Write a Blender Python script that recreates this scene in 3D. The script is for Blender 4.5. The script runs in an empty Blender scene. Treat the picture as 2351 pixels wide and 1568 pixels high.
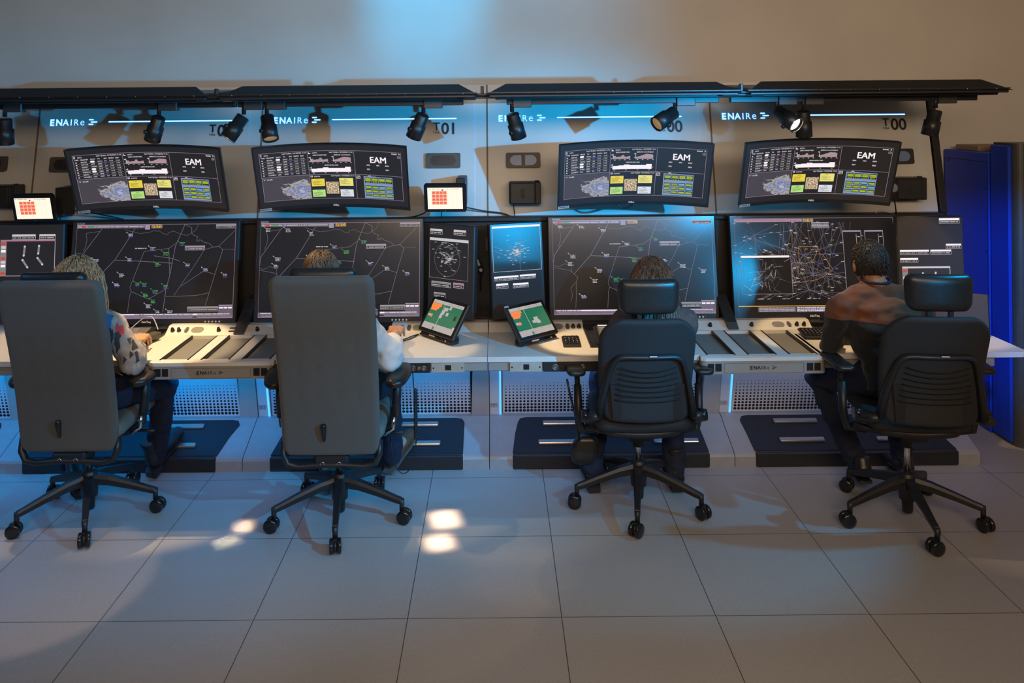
import bpy, bmesh, math, random
from mathutils import Vector, Matrix, Euler
from mathutils.noise import noise as _pnoise

S = bpy.context.scene
COL = S.collection
rnd = random.Random(7)
PI = math.pi
F = 1866.0; ROLL = 0.0095; CAMZ = 1.98; VPX = 1137.0; VPY = 251.0

# ------------------------------------------------------------------ camera
cd = bpy.data.cameras.new('camera'); cam = bpy.data.objects.new('camera', cd); COL.objects.link(cam)
cd.sensor_fit = 'HORIZONTAL'; cd.sensor_width = 36.0; cd.lens = 36.0 * F / 2351.0
cd.shift_x = (1175.5 - VPX) / 2351.0; cd.shift_y = -(784.0 - VPY) / 2351.0
cd.clip_start = 0.05; cd.clip_end = 60
cam.matrix_world = Matrix.Translation((0, 0, CAMZ)) @ Matrix.Rotation(PI / 2, 4, 'X') @ Matrix.Rotation(-ROLL, 4, 'Z')
S.camera = cam
# ------------------------------------------------------------------ view and world
S.view_settings.view_transform = 'Standard'; S.view_settings.look = 'None'
S.view_settings.exposure = 0.0; S.view_settings.gamma = 1.0; S.view_settings.use_curve_mapping = False
try:
    S.cycles.use_denoising = True
    S.cycles.max_bounces = 6; S.cycles.diffuse_bounces = 3; S.cycles.glossy_bounces = 3
    S.cycles.sample_clamp_indirect = 4.0
except Exception: pass
w = bpy.data.worlds.new('world'); S.world = w; w.use_nodes = True
w.node_tree.nodes['Background'].inputs[0].default_value = (0.02, 0.018, 0.016, 1)
w.node_tree.nodes['Background'].inputs[1].default_value = 0.2

BLUE = (0.02, 0.40, 1.0); WARM = (1.0, 0.60, 0.28); AMB = (1.0, 0.72, 0.50)
def aim(o, target):
    d = Vector(target) - o.location
    o.rotation_euler = d.to_track_quat('-Z', 'Y').to_euler()
def area(name, loc, target, sx, sy, power, color, spread=PI):
    l = bpy.data.lights.new(name, 'AREA'); l.shape = 'RECTANGLE'; l.size = sx; l.size_y = sy
    l.energy = power; l.color = color; l.spread = spread
    o = bpy.data.objects.new(name, l); COL.objects.link(o); o.location = loc; aim(o, target); return o
def spot(name, loc, target, power, color, angle, blend=0.4, radius=0.03):
    l = bpy.data.lights.new(name, 'SPOT'); l.energy = power; l.color = color
    l.spot_size = math.radians(angle); l.spot_blend = blend; l.shadow_soft_size = radius
    o = bpy.data.objects.new(name, l); COL.objects.link(o); o.location = loc; aim(o, target); return o
# dim warm fill over the camera; rear fill added to brighten wall and fascia
area('room_fill', (0.6, 1.2, 3.2), (0.6, 2.2, 0), 4.0, 1.6, 6, AMB)
area('room_fill', (0.8, -0.9, 2.95), (0.8, 5.0, 2.1), 4.4, 0.8, 62, (1.0, 0.72, 0.48), 2.0)
# the blue stage spotlight at the right that throws the fixtures' shadows on the fascia
STAGE = Vector((2.05, 1.8, 1.96))
spot('blue_stage_light', STAGE, (-1.35, 4.8, 1.85), 700, (0.0, 0.46, 1.0), 78, 0.7, 0.02)
# a low blue light added to lay glare on the screens, and one over the right end of the desk
spot('blue_glare_light', (2.32, 1.6, 1.38), (0.85, 4.66, 1.12), 62, (0.0, 0.48, 1.0), 46, 0.8, 0.05)
spot('blue_floor_light', (2.75, 3.3, 2.4), (0.85, 4.0, 0.0), 85, (0.0, 0.50, 1.0), 40, 0.6, 0.03)
# the blue wash on the wall above the canopy
spot('blue_wash_light', (-0.46, 4.15, 3.15), (-0.46, 5.40, 2.70), 78, (0.0, 0.48, 1.0), 46, 1.0, 0.05)
area('blue_wash_light', (-0.75, 3.9, 3.1), (-0.75, 5.4, 2.6), 1.2, 0.1, 4, (0.0, 0.5, 1.0))
# blue light from the left end of the room
spot('blue_stage_light', (-3.6, 2.9, 2.6), (-2.1, 4.1, 0.0), 52, (0.0, 0.34, 1.0), 58, 0.9, 0.08)
# blue strips under the desk, strongest at the left
for bx, pw, lc in ((-3.4, 6, 0), (-2.05, 7, 0), (-0.75, 3.8, .0), (0.62, 2.6, .18), (1.98, 1.5, .55)):
    area('under_desk_light', (bx, 4.30, 0.655), (bx, 4.80, 0.30), 1.15, 0.05, pw, (lc, 0.34 + lc * .5, 1.0))
# added spot that brightens the blue lockers
spot('locker_fill_light', (1.75, 1.9, 2.0), (2.99, 4.9, 0.80), 520, (0.05, 0.35, 1.0), 24, 0.9, 0.05)
# warm beams added overhead to lay light patches on the floor behind the chairs
spot('floor_patch_light', (-1.7, 3.2, 3.05), (-1.98, 3.42, 0), 70, (1.0, 0.62, 0.36), 20, 0.25, 0.01)
spot('floor_patch_light', (-1.0, 3.0, 3.05), (-1.30, 3.15, 0), 26, (1.0, 0.66, 0.42), 30, 0.9, 0.02)
spot('floor_patch_light', (0.35, 2.9, 3.05), (0.08, 3.45, 0), 26, (1.0, 0.62, 0.36), 11, 0.9, 0.02)
for bx, by, sx, sy in ((-0.263, 3.93, .12, .15), (-0.275, 3.72, .11, .12), (-1.22, 3.88, .05, .09), (-1.25, 3.74, .07, .05), (-0.95, 3.93, .13, .05)):
    o = area('floor_patch_light', (bx, by, 3.1), (bx, by, 0), sx, sy, 0.26 * sx * sy / .0144, (1.0, 0.66, 0.42), 0.035); o.rotation_euler = (0, 0, .25)
spot('floor_patch_light', (0.3, 2.0, 3.2), (0.2, 2.75, 0), 24, (1.0, 0.74, 0.52), 52, 1.0, 0.05)  # wide warm fill added to brighten the middle of the floor

# ------------------------------------------------------------------ pixel helper (used to take measurements off the photo)
def P(px, py, Y):
    a = (px - VPX) / F; b = -(py - VPY) / F
    c, s = math.cos(ROLL), math.sin(ROLL)
    return Vector(((a * c + b * s) * Y, Y, CAMZ + (-a * s + b * c) * Y))

# ------------------------------------------------------------------ materials
MATS = {}
def mat(name, col=(0.5, 0.5, 0.5), rough=0.5, metal=0.0, emit=None, estr=1.0, noise=0.0, nscale=40.0, bump=0.0, bscale=200.0, spec=0.5, coat=0.0, sheen=0.0):
    if name in MATS: return MATS[name]
    m = bpy.data.materials.new(name); m.use_nodes = True; nt = m.node_tree; n = nt.nodes; L = nt.links
    b = n['Principled BSDF']
    b.inputs['Base Color'].default_value = (*col, 1); b.inputs['Roughness'].default_value = rough
    b.inputs['Metallic'].default_value = metal; b.inputs['Specular IOR Level'].default_value = spec
    b.inputs['Coat Weight'].default_value = coat; b.inputs['Sheen Weight'].default_value = sheen
    if emit:
        b.inputs['Emission Color'].default_value = (*emit, 1); b.inputs['Emission Strength'].default_value = estr
    if noise or bump:
        tc = n.new('ShaderNodeTexCoord')
    if noise:
        t = n.new('ShaderNodeTexNoise'); t.inputs['Scale'].default_value = nscale; t.inputs['Detail'].default_value = 4
        L.new(tc.outputs['Object'], t.inputs['Vector'])
        r = n.new('ShaderNodeMapRange'); r.inputs['From Min'].default_value = 0.3; r.inputs['From Max'].default_value = 0.7
        r.inputs['To Min'].default_value = 1 - noise; r.inputs['To Max'].default_value = 1 + noise
        L.new(t.outputs['Fac'], r.inputs['Value'])
        mx = n.new('ShaderNodeVectorMath'); mx.operation = 'SCALE'; mx.inputs[0].default_value = col
        L.new(r.outputs['Result'], mx.inputs['Scale']); L.new(mx.outputs['Vector'], b.inputs['Base Color'])
    if bump:
        t2 = n.new('ShaderNodeTexNoise'); t2.inputs['Scale'].default_value = bscale; t2.inputs['Detail'].default_value = 3
        L.new(tc.outputs['Object'], t2.inputs['Vector'])
        bp = n.new('ShaderNodeBump'); bp.inputs['Strength'].default_value = bump; bp.inputs['Distance'].default_value = 0.002
        L.new(t2.outputs['Fac'], bp.inputs['Height']); L.new(bp.outputs['Normal'], b.inputs['Normal'])
    MATS[name] = m; return m
def glow(name, col, strength):
    return mat(name, (0.02, 0.02, 0.02), 0.5, emit=col, estr=strength)

# ------------------------------------------------------------------ objects
def setp(o, label=None, cat=None, group=None, kind=None):
    if label: o['label'] = label
    if cat: o['category'] = cat
    if group: o['group'] = group
    if kind: o['kind'] = kind
    return o
def empty(name, loc=(0, 0, 0), rz=0.0, label=None, cat=None, group=None):
    o = bpy.data.objects.new(name, None); COL.objects.link(o); o.location = loc; o.rotation_euler = (0, 0, rz)
    o.empty_display_size = 0.1
    return setp(o, label, cat, group)
def link(name, me, mats, parent=None, loc=None):
    for m in (mats if isinstance(mats, (list, tuple)) else [mats]): me.materials.append(m)
    o = bpy.data.objects.new(name, me); COL.objects.link(o)
    if parent: o.parent = parent
    if loc is not None: o.location = loc
    return o
def copy_tree(o, parent=None):
    c = o.copy(); COL.objects.link(c); c.parent = parent
    for ch in list(o.children): copy_tree(ch, c)
    return c

class MB:
    def __init__(s): s.v = []; s.f = []; s.mi = []; s.sm = []
    def add(s, verts, faces, mi=0, sm=False):
        k = len(s.v); s.v += [tuple(x) for x in verts]
        for f in faces: s.f.append([i + k for i in f]); s.mi.append(mi); s.sm.append(sm)
        return s
    def box(s, c, d, R=None, bev=0.0, mi=0):
        hx, hy, hz = d[0] / 2, d[1] / 2, d[2] / 2; c = Vector(c); b = min(bev, hx * .98, hy * .98, hz * .98)
        if b <= 0:
            vs = [Vector((x, y, z)) for x in (-hx, hx) for y in (-hy, hy) for z in (-hz, hz)]
            fs = [(0, 1, 3, 2), (4, 6, 7, 5), (0, 4, 5, 1), (2, 3, 7, 6), (0, 2, 6, 4), (1, 5, 7, 3)]
        else:
            vs = []; idx = {}
            for i, sx in enumerate((-1, 1)):
                for j, sy in enumerate((-1, 1)):
                    for k, sz in enumerate((-1, 1)):
                        for a in range(3):
                            idx[(i, j, k, a)] = len(vs)
                            vs.append(Vector((sx * (hx - (b if a != 0 else 0)), sy * (hy - (b if a != 1 else 0)), sz * (hz - (b if a != 2 else 0)))))
            g = lambda i, j, k, a: idx[(i, j, k, a)]
            fs = []
            for t in (0, 1):
                fs.append([g(t, 0, 0, 0), g(t, 1, 0, 0), g(t, 1, 1, 0), g(t, 0, 1, 0)] if t else [g(t, 0, 1, 0), g(t, 1, 1, 0), g(t, 1, 0, 0), g(t, 0, 0, 0)])
                fs.append([g(0, t, 0, 1), g(0, t, 1, 1), g(1, t, 1, 1), g(1, t, 0, 1)] if t else [g(1, t, 0, 1), g(1, t, 1, 1), g(0, t, 1, 1), g(0, t, 0, 1)])
                fs.append([g(0, 0, t, 2), g(1, 0, t, 2), g(1, 1, t, 2), g(0, 1, t, 2)] if t else [g(0, 1, t, 2), g(1, 1, t, 2), g(1, 0, t, 2), g(0, 0, t, 2)])
            for i in (0, 1):
                for j in (0, 1):
                    fs.append([g(i, j, 0, 0), g(i, j, 1, 0), g(i, j, 1, 1), g(i, j, 0, 1)])
                    fs.append([g(i, 0, j, 0), g(i, 1, j, 0), g(i, 1, j, 2), g(i, 0, j, 2)])
                    fs.append([g(0, i, j, 1), g(1, i, j, 1), g(1, i, j, 2), g(0, i, j, 2)])
                    for k in (0, 1): fs.append([g(i, j, k, 0), g(i, j, k, 1), g(i, j, k, 2)])
        if R is not None: vs = [R @ v for v in vs]
        return s.add([v + c for v in vs], fs, mi)
    def bb(s, x0, x1, y0, y1, z0, z1, bev=0.0, mi=0):
        return s.box(((x0 + x1) / 2, (y0 + y1) / 2, (z0 + z1) / 2), (abs(x1 - x0), abs(y1 - y0), abs(z1 - z0)), None, bev, mi)
    def tube(s, pts, r, seg=8, mi=0, cap=True, sm=True, flat=1.0, up=None):
        pts = [Vector(p) for p in pts]; n = len(pts)
        if not isinstance(r, (list, tuple)): r = [r] * n
        t0 = (pts[1] - pts[0]).normalized()
        u = Vector(up) if up else (Vector((0, 0, 1)) if abs(t0.z) < 0.9 else Vector((1, 0, 0)))
        vs = []; prev = None
        for i in range(n):
            t = (pts[min(i + 1, n - 1)] - pts[max(i - 1, 0)])
            t = t.normalized() if t.length > 1e-9 else t0
            a = (u - t * u.dot(t))
            a = a.normalized() if a.length > 1e-6 else t.orthogonal().normalized()
            if prev is not None and not up: u = a
            b = t.cross(a); prev = a
            for k in range(seg):
                q = 2 * PI * k / seg
                vs.append(pts[i] + a * (math.cos(q) * r[i] * flat) + b * (math.sin(q) * r[i]))
        fs = [(i * seg + k, i * seg + (k + 1) % seg, (i + 1) * seg + (k + 1) % seg, (i + 1) * seg + k) for i in range(n - 1) for k in range(seg)]
        if cap: fs += [list(range(seg))[::-1], [(n - 1) * seg + k for k in range(seg)]]
        return s.add(vs, fs, mi, sm)
    def cyl(s, a, b, r0, r1=None, seg=20, mi=0, sm=True):
        a = Vector(a); b = Vector(b); r1 = r0 if r1 is None else r1
        t = (b - a).normalized(); u = t.orthogonal().normalized(); v = t.cross(u)
        vs = []
        for c, r in ((a, r0), (b, r1)):
            for k in range(seg):
                q = 2 * PI * k / seg; vs.append(c + u * math.cos(q) * r + v * math.sin(q) * r)
        s.add(vs, [(k, (k + 1) % seg, seg + (k + 1) % seg, seg + k) for k in range(seg)], mi, sm)
        k0 = len(s.v) - 2 * seg
        s.f += [[k0 + k for k in range(seg)][::-1], [k0 + seg + k for k in range(seg)]]; s.mi += [mi, mi]; s.sm += [False, False]
        return s
    def lathe(s, prof, a, axis=(0, 0, 1), seg=20, mi=0, sm=True):
        a = Vector(a); t = Vector(axis).normalized(); u = t.orthogonal().normalized(); v = t.cross(u)
        vs = []; n = len(prof)
        for h, r in prof:
            for k in range(seg):
                q = 2 * PI * k / seg; vs.append(a + t * h + (u * math.cos(q) + v * math.sin(q)) * max(r, 1e-4))
        fs = [(i * seg + k, i * seg + (k + 1) % seg, (i + 1) * seg + (k + 1) % seg, (i + 1) * seg + k) for i in range(n - 1) for k in range(seg)]
        fs += [list(range(seg))[::-1], [(n - 1) * seg + k for k in range(seg)]]
        return s.add(vs, fs, mi, sm)
    def ring(s, c, axis, R, r, seg=20, rs=6, mi=0):
        t = Vector(axis).normalized(); u = t.orthogonal().normalized(); v = t.cross(u); c = Vector(c)
        vs = []
        for k in range(seg):
            q = 2 * PI * k / seg; d = u * math.cos(q) + v * math.sin(q)
            for j in range(rs):
                p = 2 * PI * j / rs; vs.append(c + d * (R + r * math.cos(p)) + t * (r * math.sin(p)))
        return s.add(vs, [(k * rs + j, k * rs + (j + 1) % rs, ((k + 1) % seg) * rs + (j + 1) % rs, ((k + 1) % seg) * rs + j) for k in range(seg) for j in range(rs)], mi, True)
    def ell(s, c, r, R=None, seg=20, rings=12, mi=0):
        vs = []; c = Vector(c)
        for i in range(1, rings):
            a = PI * i / rings
            for k in range(seg):
                q = 2 * PI * k / seg
                p = Vector((r[0] * math.sin(a) * math.cos(q), r[1] * math.sin(a) * math.sin(q), r[2] * math.cos(a)))
                vs.append(c + (R @ p if R is not None else p))
        tp = Vector((0, 0, r[2])); top = c + (R @ tp if R is not None else tp); bot = c - (R @ tp if R is not None else tp)
        vs += [top, bot]; n = len(vs)
        fs = [(i * seg + k, (i + 1) * seg + k, (i + 1) * seg + (k + 1) % seg, i * seg + (k + 1) % seg) for i in range(rings - 2) for k in range(seg)]
        fs += [(n - 2, k, (k + 1) % seg) for k in range(seg)] + [(n - 1, (rings - 2) * seg + (k + 1) % seg, (rings - 2) * seg + k) for k in range(seg)]
        return s.add(vs, fs, mi, True)
    def prism(s, poly, fmap, a, b, mi=0, sm=False):   # extrude a 2d polygon between offsets a and b; fmap(x, y, o)
        n = len(poly)
        vs = [fmap(x, y, a) for x, y in poly] + [fmap(x, y, b) for x, y in poly]
        s.add(vs, [(i, (i + 1) % n, n + (i + 1) % n, n + i) for i in range(n)], mi, sm)
        k = len(s.v) - 2 * n
        s.f += [[k + i for i in range(n)][::-1], [k + n + i for i in range(n)]]; s.mi += [mi, mi]; s.sm += [False, False]
        return s
    def pad(s, hw, h, t, r, fmap, nu=24, nv=28, mi=0, edge=0.35, rt=None):
        """cushion: hw(v) half width, v in 0..1 bottom to top, corner radius r, fmap(x, z, o); o = front(+)/back(-) offset"""
        rt = r if rt is None else rt
        vv = [(1 - math.cos(PI * i / nv)) / 2 for i in range(nv + 1)]
        uu = [-math.cos(PI * i / nu) for i in range(nu + 1)]
        def row(v, side):
            z = v * h; W = hw(v)
            d = r if z < r else (rt if z > h - rt else 0)
            cut = 0
            if z < r: cut = r - math.sqrt(max(r * r - (r - z) ** 2, 0))
            elif z > h - rt: cut = rt - math.sqrt(max(rt * rt - (z - h + rt) ** 2, 0))
            W = max(W - cut, 0.002)
            out = []
            for u in uu:
                e = min(1 - abs(u), 1) * W; ez = min(z, h - z)
                k = min(e, ez) / (t * edge + 1e-6) if edge else 1
                k = math.sqrt(max(0, 1 - (1 - min(k, 1)) ** 2))
                out.append(fmap(u * W, z, side * t / 2 * k))
            return out
        A = [row(v, 1) for v in vv]; B = [row(v, -1) for v in vv]
        m = nu + 1; n = nv + 1
        vs = [p for rr in A for p in rr] + [p for rr in B for p in rr]; o = m * n
        fs = []
        for i in range(nv):
            for j in range(nu):
                a = i * m + j; fs.append((a, a + 1, a + m + 1, a + m)); fs.append((o + a, o + a + m, o + a + m + 1, o + a + 1))
        return s.add(vs, fs, mi, True)
    def mesh(s, name):
        me = bpy.data.meshes.new(name); me.from_pydata(s.v, [], s.f)
        me.polygons.foreach_set('material_index', s.mi); me.polygons.foreach_set('use_smooth', s.sm); me.update()
        bm = bmesh.new(); bm.from_mesh(me)
        if len(bm.verts) < 6000: bmesh.ops.remove_doubles(bm, verts=bm.verts, dist=1e-6)
        bmesh.ops.recalc_face_normals(bm, faces=bm.faces); bm.to_mesh(me); bm.free()
        return me
    def build(s, name, mats, parent=None, loc=None): return link(name, s.mesh(name), mats, parent, loc)
    def organic(s, name, mats, parent=None, voxel=0.008, smooth=4, post=None):
        me = s.mesh(name); o = bpy.data.objects.new('tmp', me); COL.objects.link(o)
        m = o.modifiers.new('r', 'REMESH'); m.mode = 'VOXEL'; m.voxel_size = voxel; m.use_smooth_shade = True
        if smooth:
            q = o.modifiers.new('s', 'SMOOTH'); q.iterations = smooth; q.factor = 0.6
        dg = bpy.context.evaluated_depsgraph_get(); dg.update()
        me2 = bpy.data.meshes.new_from_object(o.evaluated_get(dg)); me2.name = name
        bpy.data.objects.remove(o); bpy.data.meshes.remove(me)
        if post:
            new = [post(c, n) for c, n in [(v.co.copy(), v.normal.copy()) for v in me2.vertices]]
            me2.vertices.foreach_set('co', [x for c in new for x in c])
        me2.polygons.foreach_set('use_smooth', [True] * len(me2.polygons))
        me2.materials.clear()
        return link(name, me2, mats, parent)

# text meshes from the built-in font
_TXT = {}
def text2d(s, size=1.0, bold=0.0, res=2, spacing=1.0):
    key = (s, bold, res, spacing)
    if key not in _TXT:
        c = bpy.data.curves.new('t', 'FONT'); c.body = s; c.size = 1.0; c.resolution_u = res; c.offset = bold; c.space_character = spacing
        o = bpy.data.objects.new('t', c); COL.objects.link(o)
        dg = bpy.context.evaluated_depsgraph_get(); dg.update()
        me = bpy.data.meshes.new_from_object(o.evaluated_get(dg))
        fc = [list(p.vertices) for p in me.polygons]
        _TXT[key] = ([(v.co.x, v.co.y) for v in me.vertices], fc)
        bpy.data.objects.remove(o); bpy.data.curves.remove(c); bpy.data.meshes.remove(me)
    V, Fc = _TXT[key]
    return [(x * size, y * size) for x, y in V], Fc

class Canvas:
    """drawing on a screen or sign: coordinates x right, y down, in any unit W x H; layers are lifted one above another"""
    def __init__(s, W, H): s.W = W; s.H = H; s.items = []; s.mats = []; s.n = 0
    def m(s, mt):
        if mt not in s.mats: s.mats.append(mt)
        return s.mats.index(mt)
    def poly(s, pts, mt, layer=1, uv=None): s.items.append((list(pts), [list(range(len(pts)))], s.m(mt), layer, uv))
    def rect(s, x0, y0, x1, y1, mt, layer=1):
        n = max(1, int(math.ceil(abs(x1 - x0) / (s.W / 16.0))))
        pts = []; fs = []; uv = []
        for i in range(n + 1):
            x = x0 + (x1 - x0) * i / n; pts += [(x, y1), (x, y0)]; uv += [(i / n, 0), (i / n, 1)]
        for i in range(n): fs.append([2 * i, 2 * i + 2, 2 * i + 3, 2 * i + 1])
        s.items.append((pts, fs, s.m(mt), layer, uv))
    def frame(s, x0, y0, x1, y1, w, mt, layer=2):
        s.rect(x0, y0, x1, y0 + w, mt, layer); s.rect(x0, y1 - w, x1, y1, mt, layer)
        s.rect(x0, y0 + w, x0 + w, y1 - w, mt, layer); s.rect(x1 - w, y0 + w, x1, y1 - w, mt, layer)
    def line(s, pts, w, mt, layer=2):
        for (x0, y0), (x1, y1) in zip(pts[:-1], pts[1:]):
            d = math.hypot(x1 - x0, y1 - y0)
            if d < 1e-6: continue
            nx, ny = -(y1 - y0) / d * w / 2, (x1 - x0) / d * w / 2
            s.items.append(([(x0 + nx, y0 + ny), (x0 - nx, y0 - ny), (x1 - nx, y1 - ny), (x1 + nx, y1 + ny)], [[0, 1, 2, 3]], s.m(mt), layer, None))
    def text(s, t, x, y, size, mt, align='L', bold=0.0, layer=3, res=1, spacing=1.0):
        if bold > 0 and 'M' in t:       # the font's M cannot be thickened by offset: overlay shifted copies instead
            for q in (-1, 1):
                for w_ in (-.5, .5): s.text(t, x + q * bold * size, y + w_ * bold * size, size, mt, align, 0.0, layer + .02 * (q + w_ * .5), res, spacing)
            return
        V, Fc = text2d(t, size, bold, res, spacing)
        if not V: return
        x1 = max(v[0] for v in V); dx = 0 if align == 'L' else (-x1 / 2 if align == 'C' else -x1)
        s.items.append(([(x + vx + dx, y - vy) for vx, vy in V], Fc, s.m(mt), layer, None))
    def greek(s, x, y, w, h, mt, layer=3, r=rnd):   # a row of marks too small to read
        e = x + w
        while x < e - h * 0.3:
            c = h * r.uniform(0.45, 0.85); s.rect(x, y, min(x + c, e), y + h, mt, layer); x += c + h * (0.25 if r.random() < 0.8 else 0.9)
    def ellipse(s, x, y, a, b, mt, layer=3, n=16): s.poly([(x + a * math.cos(2 * PI * i / n), y + b * math.sin(2 * PI * i / n)) for i in range(n)], mt, layer)
    def pill(s, x0, y0, x1, y1, mt, layer=3):
        r = (y1 - y0) / 2; pts = []
        for i in range(9): a = -PI / 2 + PI * i / 8; pts.append((x1 - r + r * math.cos(a), (y0 + y1) / 2 + r * math.sin(a)))
        for i in range(9): a = PI / 2 + PI * i / 8; pts.append((x0 + r + r * math.cos(a), (y0 + y1) / 2 + r * math.sin(a)))
        s.poly(pts, mt, layer)
    def build(s, name, fmap, parent=None, base=None, lift=0.0004):
        """fmap(u, v, o): u,v in 0..1 from top left, o metres off the surface"""
        if base is not None:
            its = s.items; s.items = []; s.rect(0, 0, s.W, s.H, base, 0); s.items += its
        V = []; Fs = []; mi = []; uvs = []
        for pts, fs, m_, lay, uv in s.items:
            k = len(V)
            for j, (x, y) in enumerate(pts):
                V.append(tuple(fmap(x / s.W, y / s.H, lay * lift)))
                uvs.append(uv[j] if uv else (x / s.W, 1 - y / s.H))
            for f in fs: Fs.append([i + k for i in f]); mi.append(m_)
        me = bpy.data.meshes.new(name); me.from_pydata(V, [], Fs); me.polygons.foreach_set('material_index', mi)
        ul = me.uv_layers.new(name='UVMap')
        for l in me.loops: ul.data[l.index].uv = uvs[l.vertex_index]
        me.update(); return link(name, me, s.mats, parent)
def plane_map(c, ux, uy, w, h):   # centre, right vector, up vector, width, height
    c = Vector(c); ux = Vector(ux).normalized(); uy = Vector(uy).normalized(); nn = ux.cross(uy)
    return lambda u, v, o: c + ux * ((u - .5) * w) + uy * ((.5 - v) * h) + nn * o
# ------------------------------------------------------------------ shared materials
m_wall = mat('wall_paint', (0.60, 0.56, 0.50), 0.75, noise=0.05, nscale=2.0, bump=0.05, bscale=300)
m_ceil = mat('ceiling_paint', (0.55, 0.52, 0.48), 0.8, noise=0.03, nscale=3)
m_panel = mat('fascia_laminate', (0.58, 0.57, 0.54), 0.42, noise=0.04, nscale=1.5, bump=0.08, bscale=500)
m_groove = mat('fascia_groove', (0.16, 0.12, 0.09), 0.6, noise=0.05)
m_streak = mat('fascia_light_streak', (0.50, 0.62, 0.68), 0.35, noise=0.03)
m_black = mat('black_plastic', (0.018, 0.018, 0.020), 0.45, noise=0.15, nscale=90, bump=0.1, bscale=600)
m_blackgloss = mat('black_gloss', (0.012, 0.012, 0.014), 0.18, noise=0.1, nscale=60)
m_blackmetal = mat('black_powder_metal', (0.022, 0.022, 0.024), 0.38, metal=0.3, noise=0.12, nscale=120, bump=0.1, bscale=900)
m_desk = mat('desk_laminate', (0.70, 0.68, 0.64), 0.38, noise=0.03, nscale=25, bump=0.04, bscale=700)
m_deskedge = mat('desk_edge_grey', (0.30, 0.29, 0.27), 0.45, noise=0.04, nscale=30)
m_tray = mat('tray_felt', (0.19, 0.19, 0.185), 0.8, noise=0.08, nscale=200)
m_steel = mat('brushed_steel', (0.55, 0.52, 0.48), 0.34, metal=0.85, noise=0.08, nscale=60)
m_chrome = mat('chrome', (0.75, 0.75, 0.75), 0.12, metal=1.0, noise=0.03, nscale=40)
m_foot = mat('plinth_laminate', (0.34, 0.34, 0.34), 0.30, noise=0.05, nscale=18, bump=0.03, bscale=500)
m_mat = mat('rubber_mat', (0.016, 0.019, 0.028), 0.6, noise=0.2, nscale=260, bump=0.3, bscale=900)
m_perf = mat('perforated_panel_paint', (0.60, 0.60, 0.60), 0.45, noise=0.03, nscale=12)
m_hole = mat('perforation_hole', (0.006, 0.006, 0.010), 0.8, noise=0.1)
m_pillar = mat('pillar_laminate', (0.40, 0.36, 0.32), 0.4, noise=0.05, nscale=16)
m_led = mat('led_strip_blue', (0.1, 0.3, 0.6), 0.4, emit=(0.08, 0.42, 1.0), estr=1.5)
m_lettblack = mat('black_lettering', (0.012, 0.012, 0.014), 0.5, noise=0.05)
m_white = mat('white_plastic', (0.65, 0.65, 0.63), 0.4, noise=0.03)
m_label = mat('grey_sticker', (0.45, 0.45, 0.45), 0.5, noise=0.05)

# ------------------------------------------------------------------ floor
def floor_material():
    m = bpy.data.materials.new('vinyl_floor'); m.use_nodes = True; nt = m.node_tree; n = nt.nodes; L = nt.links
    b = n['Principled BSDF']
    g = n.new('ShaderNodeNewGeometry'); sp = n.new('ShaderNodeSeparateXYZ'); L.new(g.outputs['Position'], sp.inputs[0])
    def mth(op, a, b_=None, c=None):
        x = n.new('ShaderNodeMath'); x.operation = op
        for i, q in enumerate((a, b_, c)):
            if q is None: continue
            if isinstance(q, (int, float)): x.inputs[i].default_value = q
            else: L.new(q, x.inputs[i])
        return x.outputs[0]
    def dist(sock, off, s):
        a = mth('ADD', sock, -off); a = mth('DIVIDE', a, s); a = mth('ADD', a, 0.5); a = mth('FRACT', a)
        a = mth('SUBTRACT', a, 0.5); a = mth('ABSOLUTE', a); return mth('MULTIPLY', a, s)
    dx = dist(sp.outputs['X'], 0.24, 0.6); dy = dist(sp.outputs['Y'], 3.165, 0.603)
    d = mth('MINIMUM', dx, dy); ln = mth('LESS_THAN', d, 0.0016)
    t1 = n.new('ShaderNodeTexNoise'); t1.inputs['Scale'].default_value = 1.6; t1.inputs['Detail'].default_value = 5
    t2 = n.new('ShaderNodeTexNoise'); t2.inputs['Scale'].default_value = 130; t2.inputs['Detail'].default_value = 3
    t3 = n.new('ShaderNodeTexVoronoi'); t3.inputs['Scale'].default_value = 60
    for t in (t1, t2, t3): L.new(g.outputs['Position'], t.inputs['Vector'])
    f1 = mth('MULTIPLY_ADD', t1.outputs['Fac'], 0.16, 0.92); f2 = mth('MULTIPLY_ADD', t2.outputs['Fac'], 0.5, 0.75)
    sk = mth('GREATER_THAN', t2.outputs['Fac'], 0.62); sk = mth('MULTIPLY_ADD', sk, -0.22, 1.0)
    f = mth('MULTIPLY', mth('MULTIPLY', f1, f2), sk)
    f = mth('MULTIPLY', f, mth('MULTIPLY_ADD', ln, -0.86, 1.0))
    mx = n.new('ShaderNodeVectorMath'); mx.operation = 'SCALE'; mx.inputs[0].default_value = (0.40, 0.39, 0.375)
    L.new(f, mx.inputs['Scale']); L.new(mx.outputs[0], b.inputs['Base Color'])
    r = mth('MULTIPLY_ADD', t1.outputs['Fac'], 0.15, 0.36); L.new(r, b.inputs['Roughness'])
    b.inputs['Specular IOR Level'].default_value = 0.45
    bp = n.new('ShaderNodeBump'); bp.inputs['Strength'].default_value = 0.15; bp.inputs['Distance'].default_value = 0.002
    L.new(t2.outputs['Fac'], bp.inputs['Height']); L.new(bp.outputs[0], b.inputs['Normal'])
    return m
def struct(name, mb, mt): return setp(mb.build(name, mt), kind='structure')
XL, XR, YB, YF, ZC = -4.6, 4.6, 5.40, -3.2, 3.35
struct('floor', MB().bb(XL, XR, YF, YB, -0.1, 0), floor_material())
struct('ceiling', MB().bb(XL, XR, YF, YB, ZC, ZC + 0.1), m_ceil)
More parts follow.
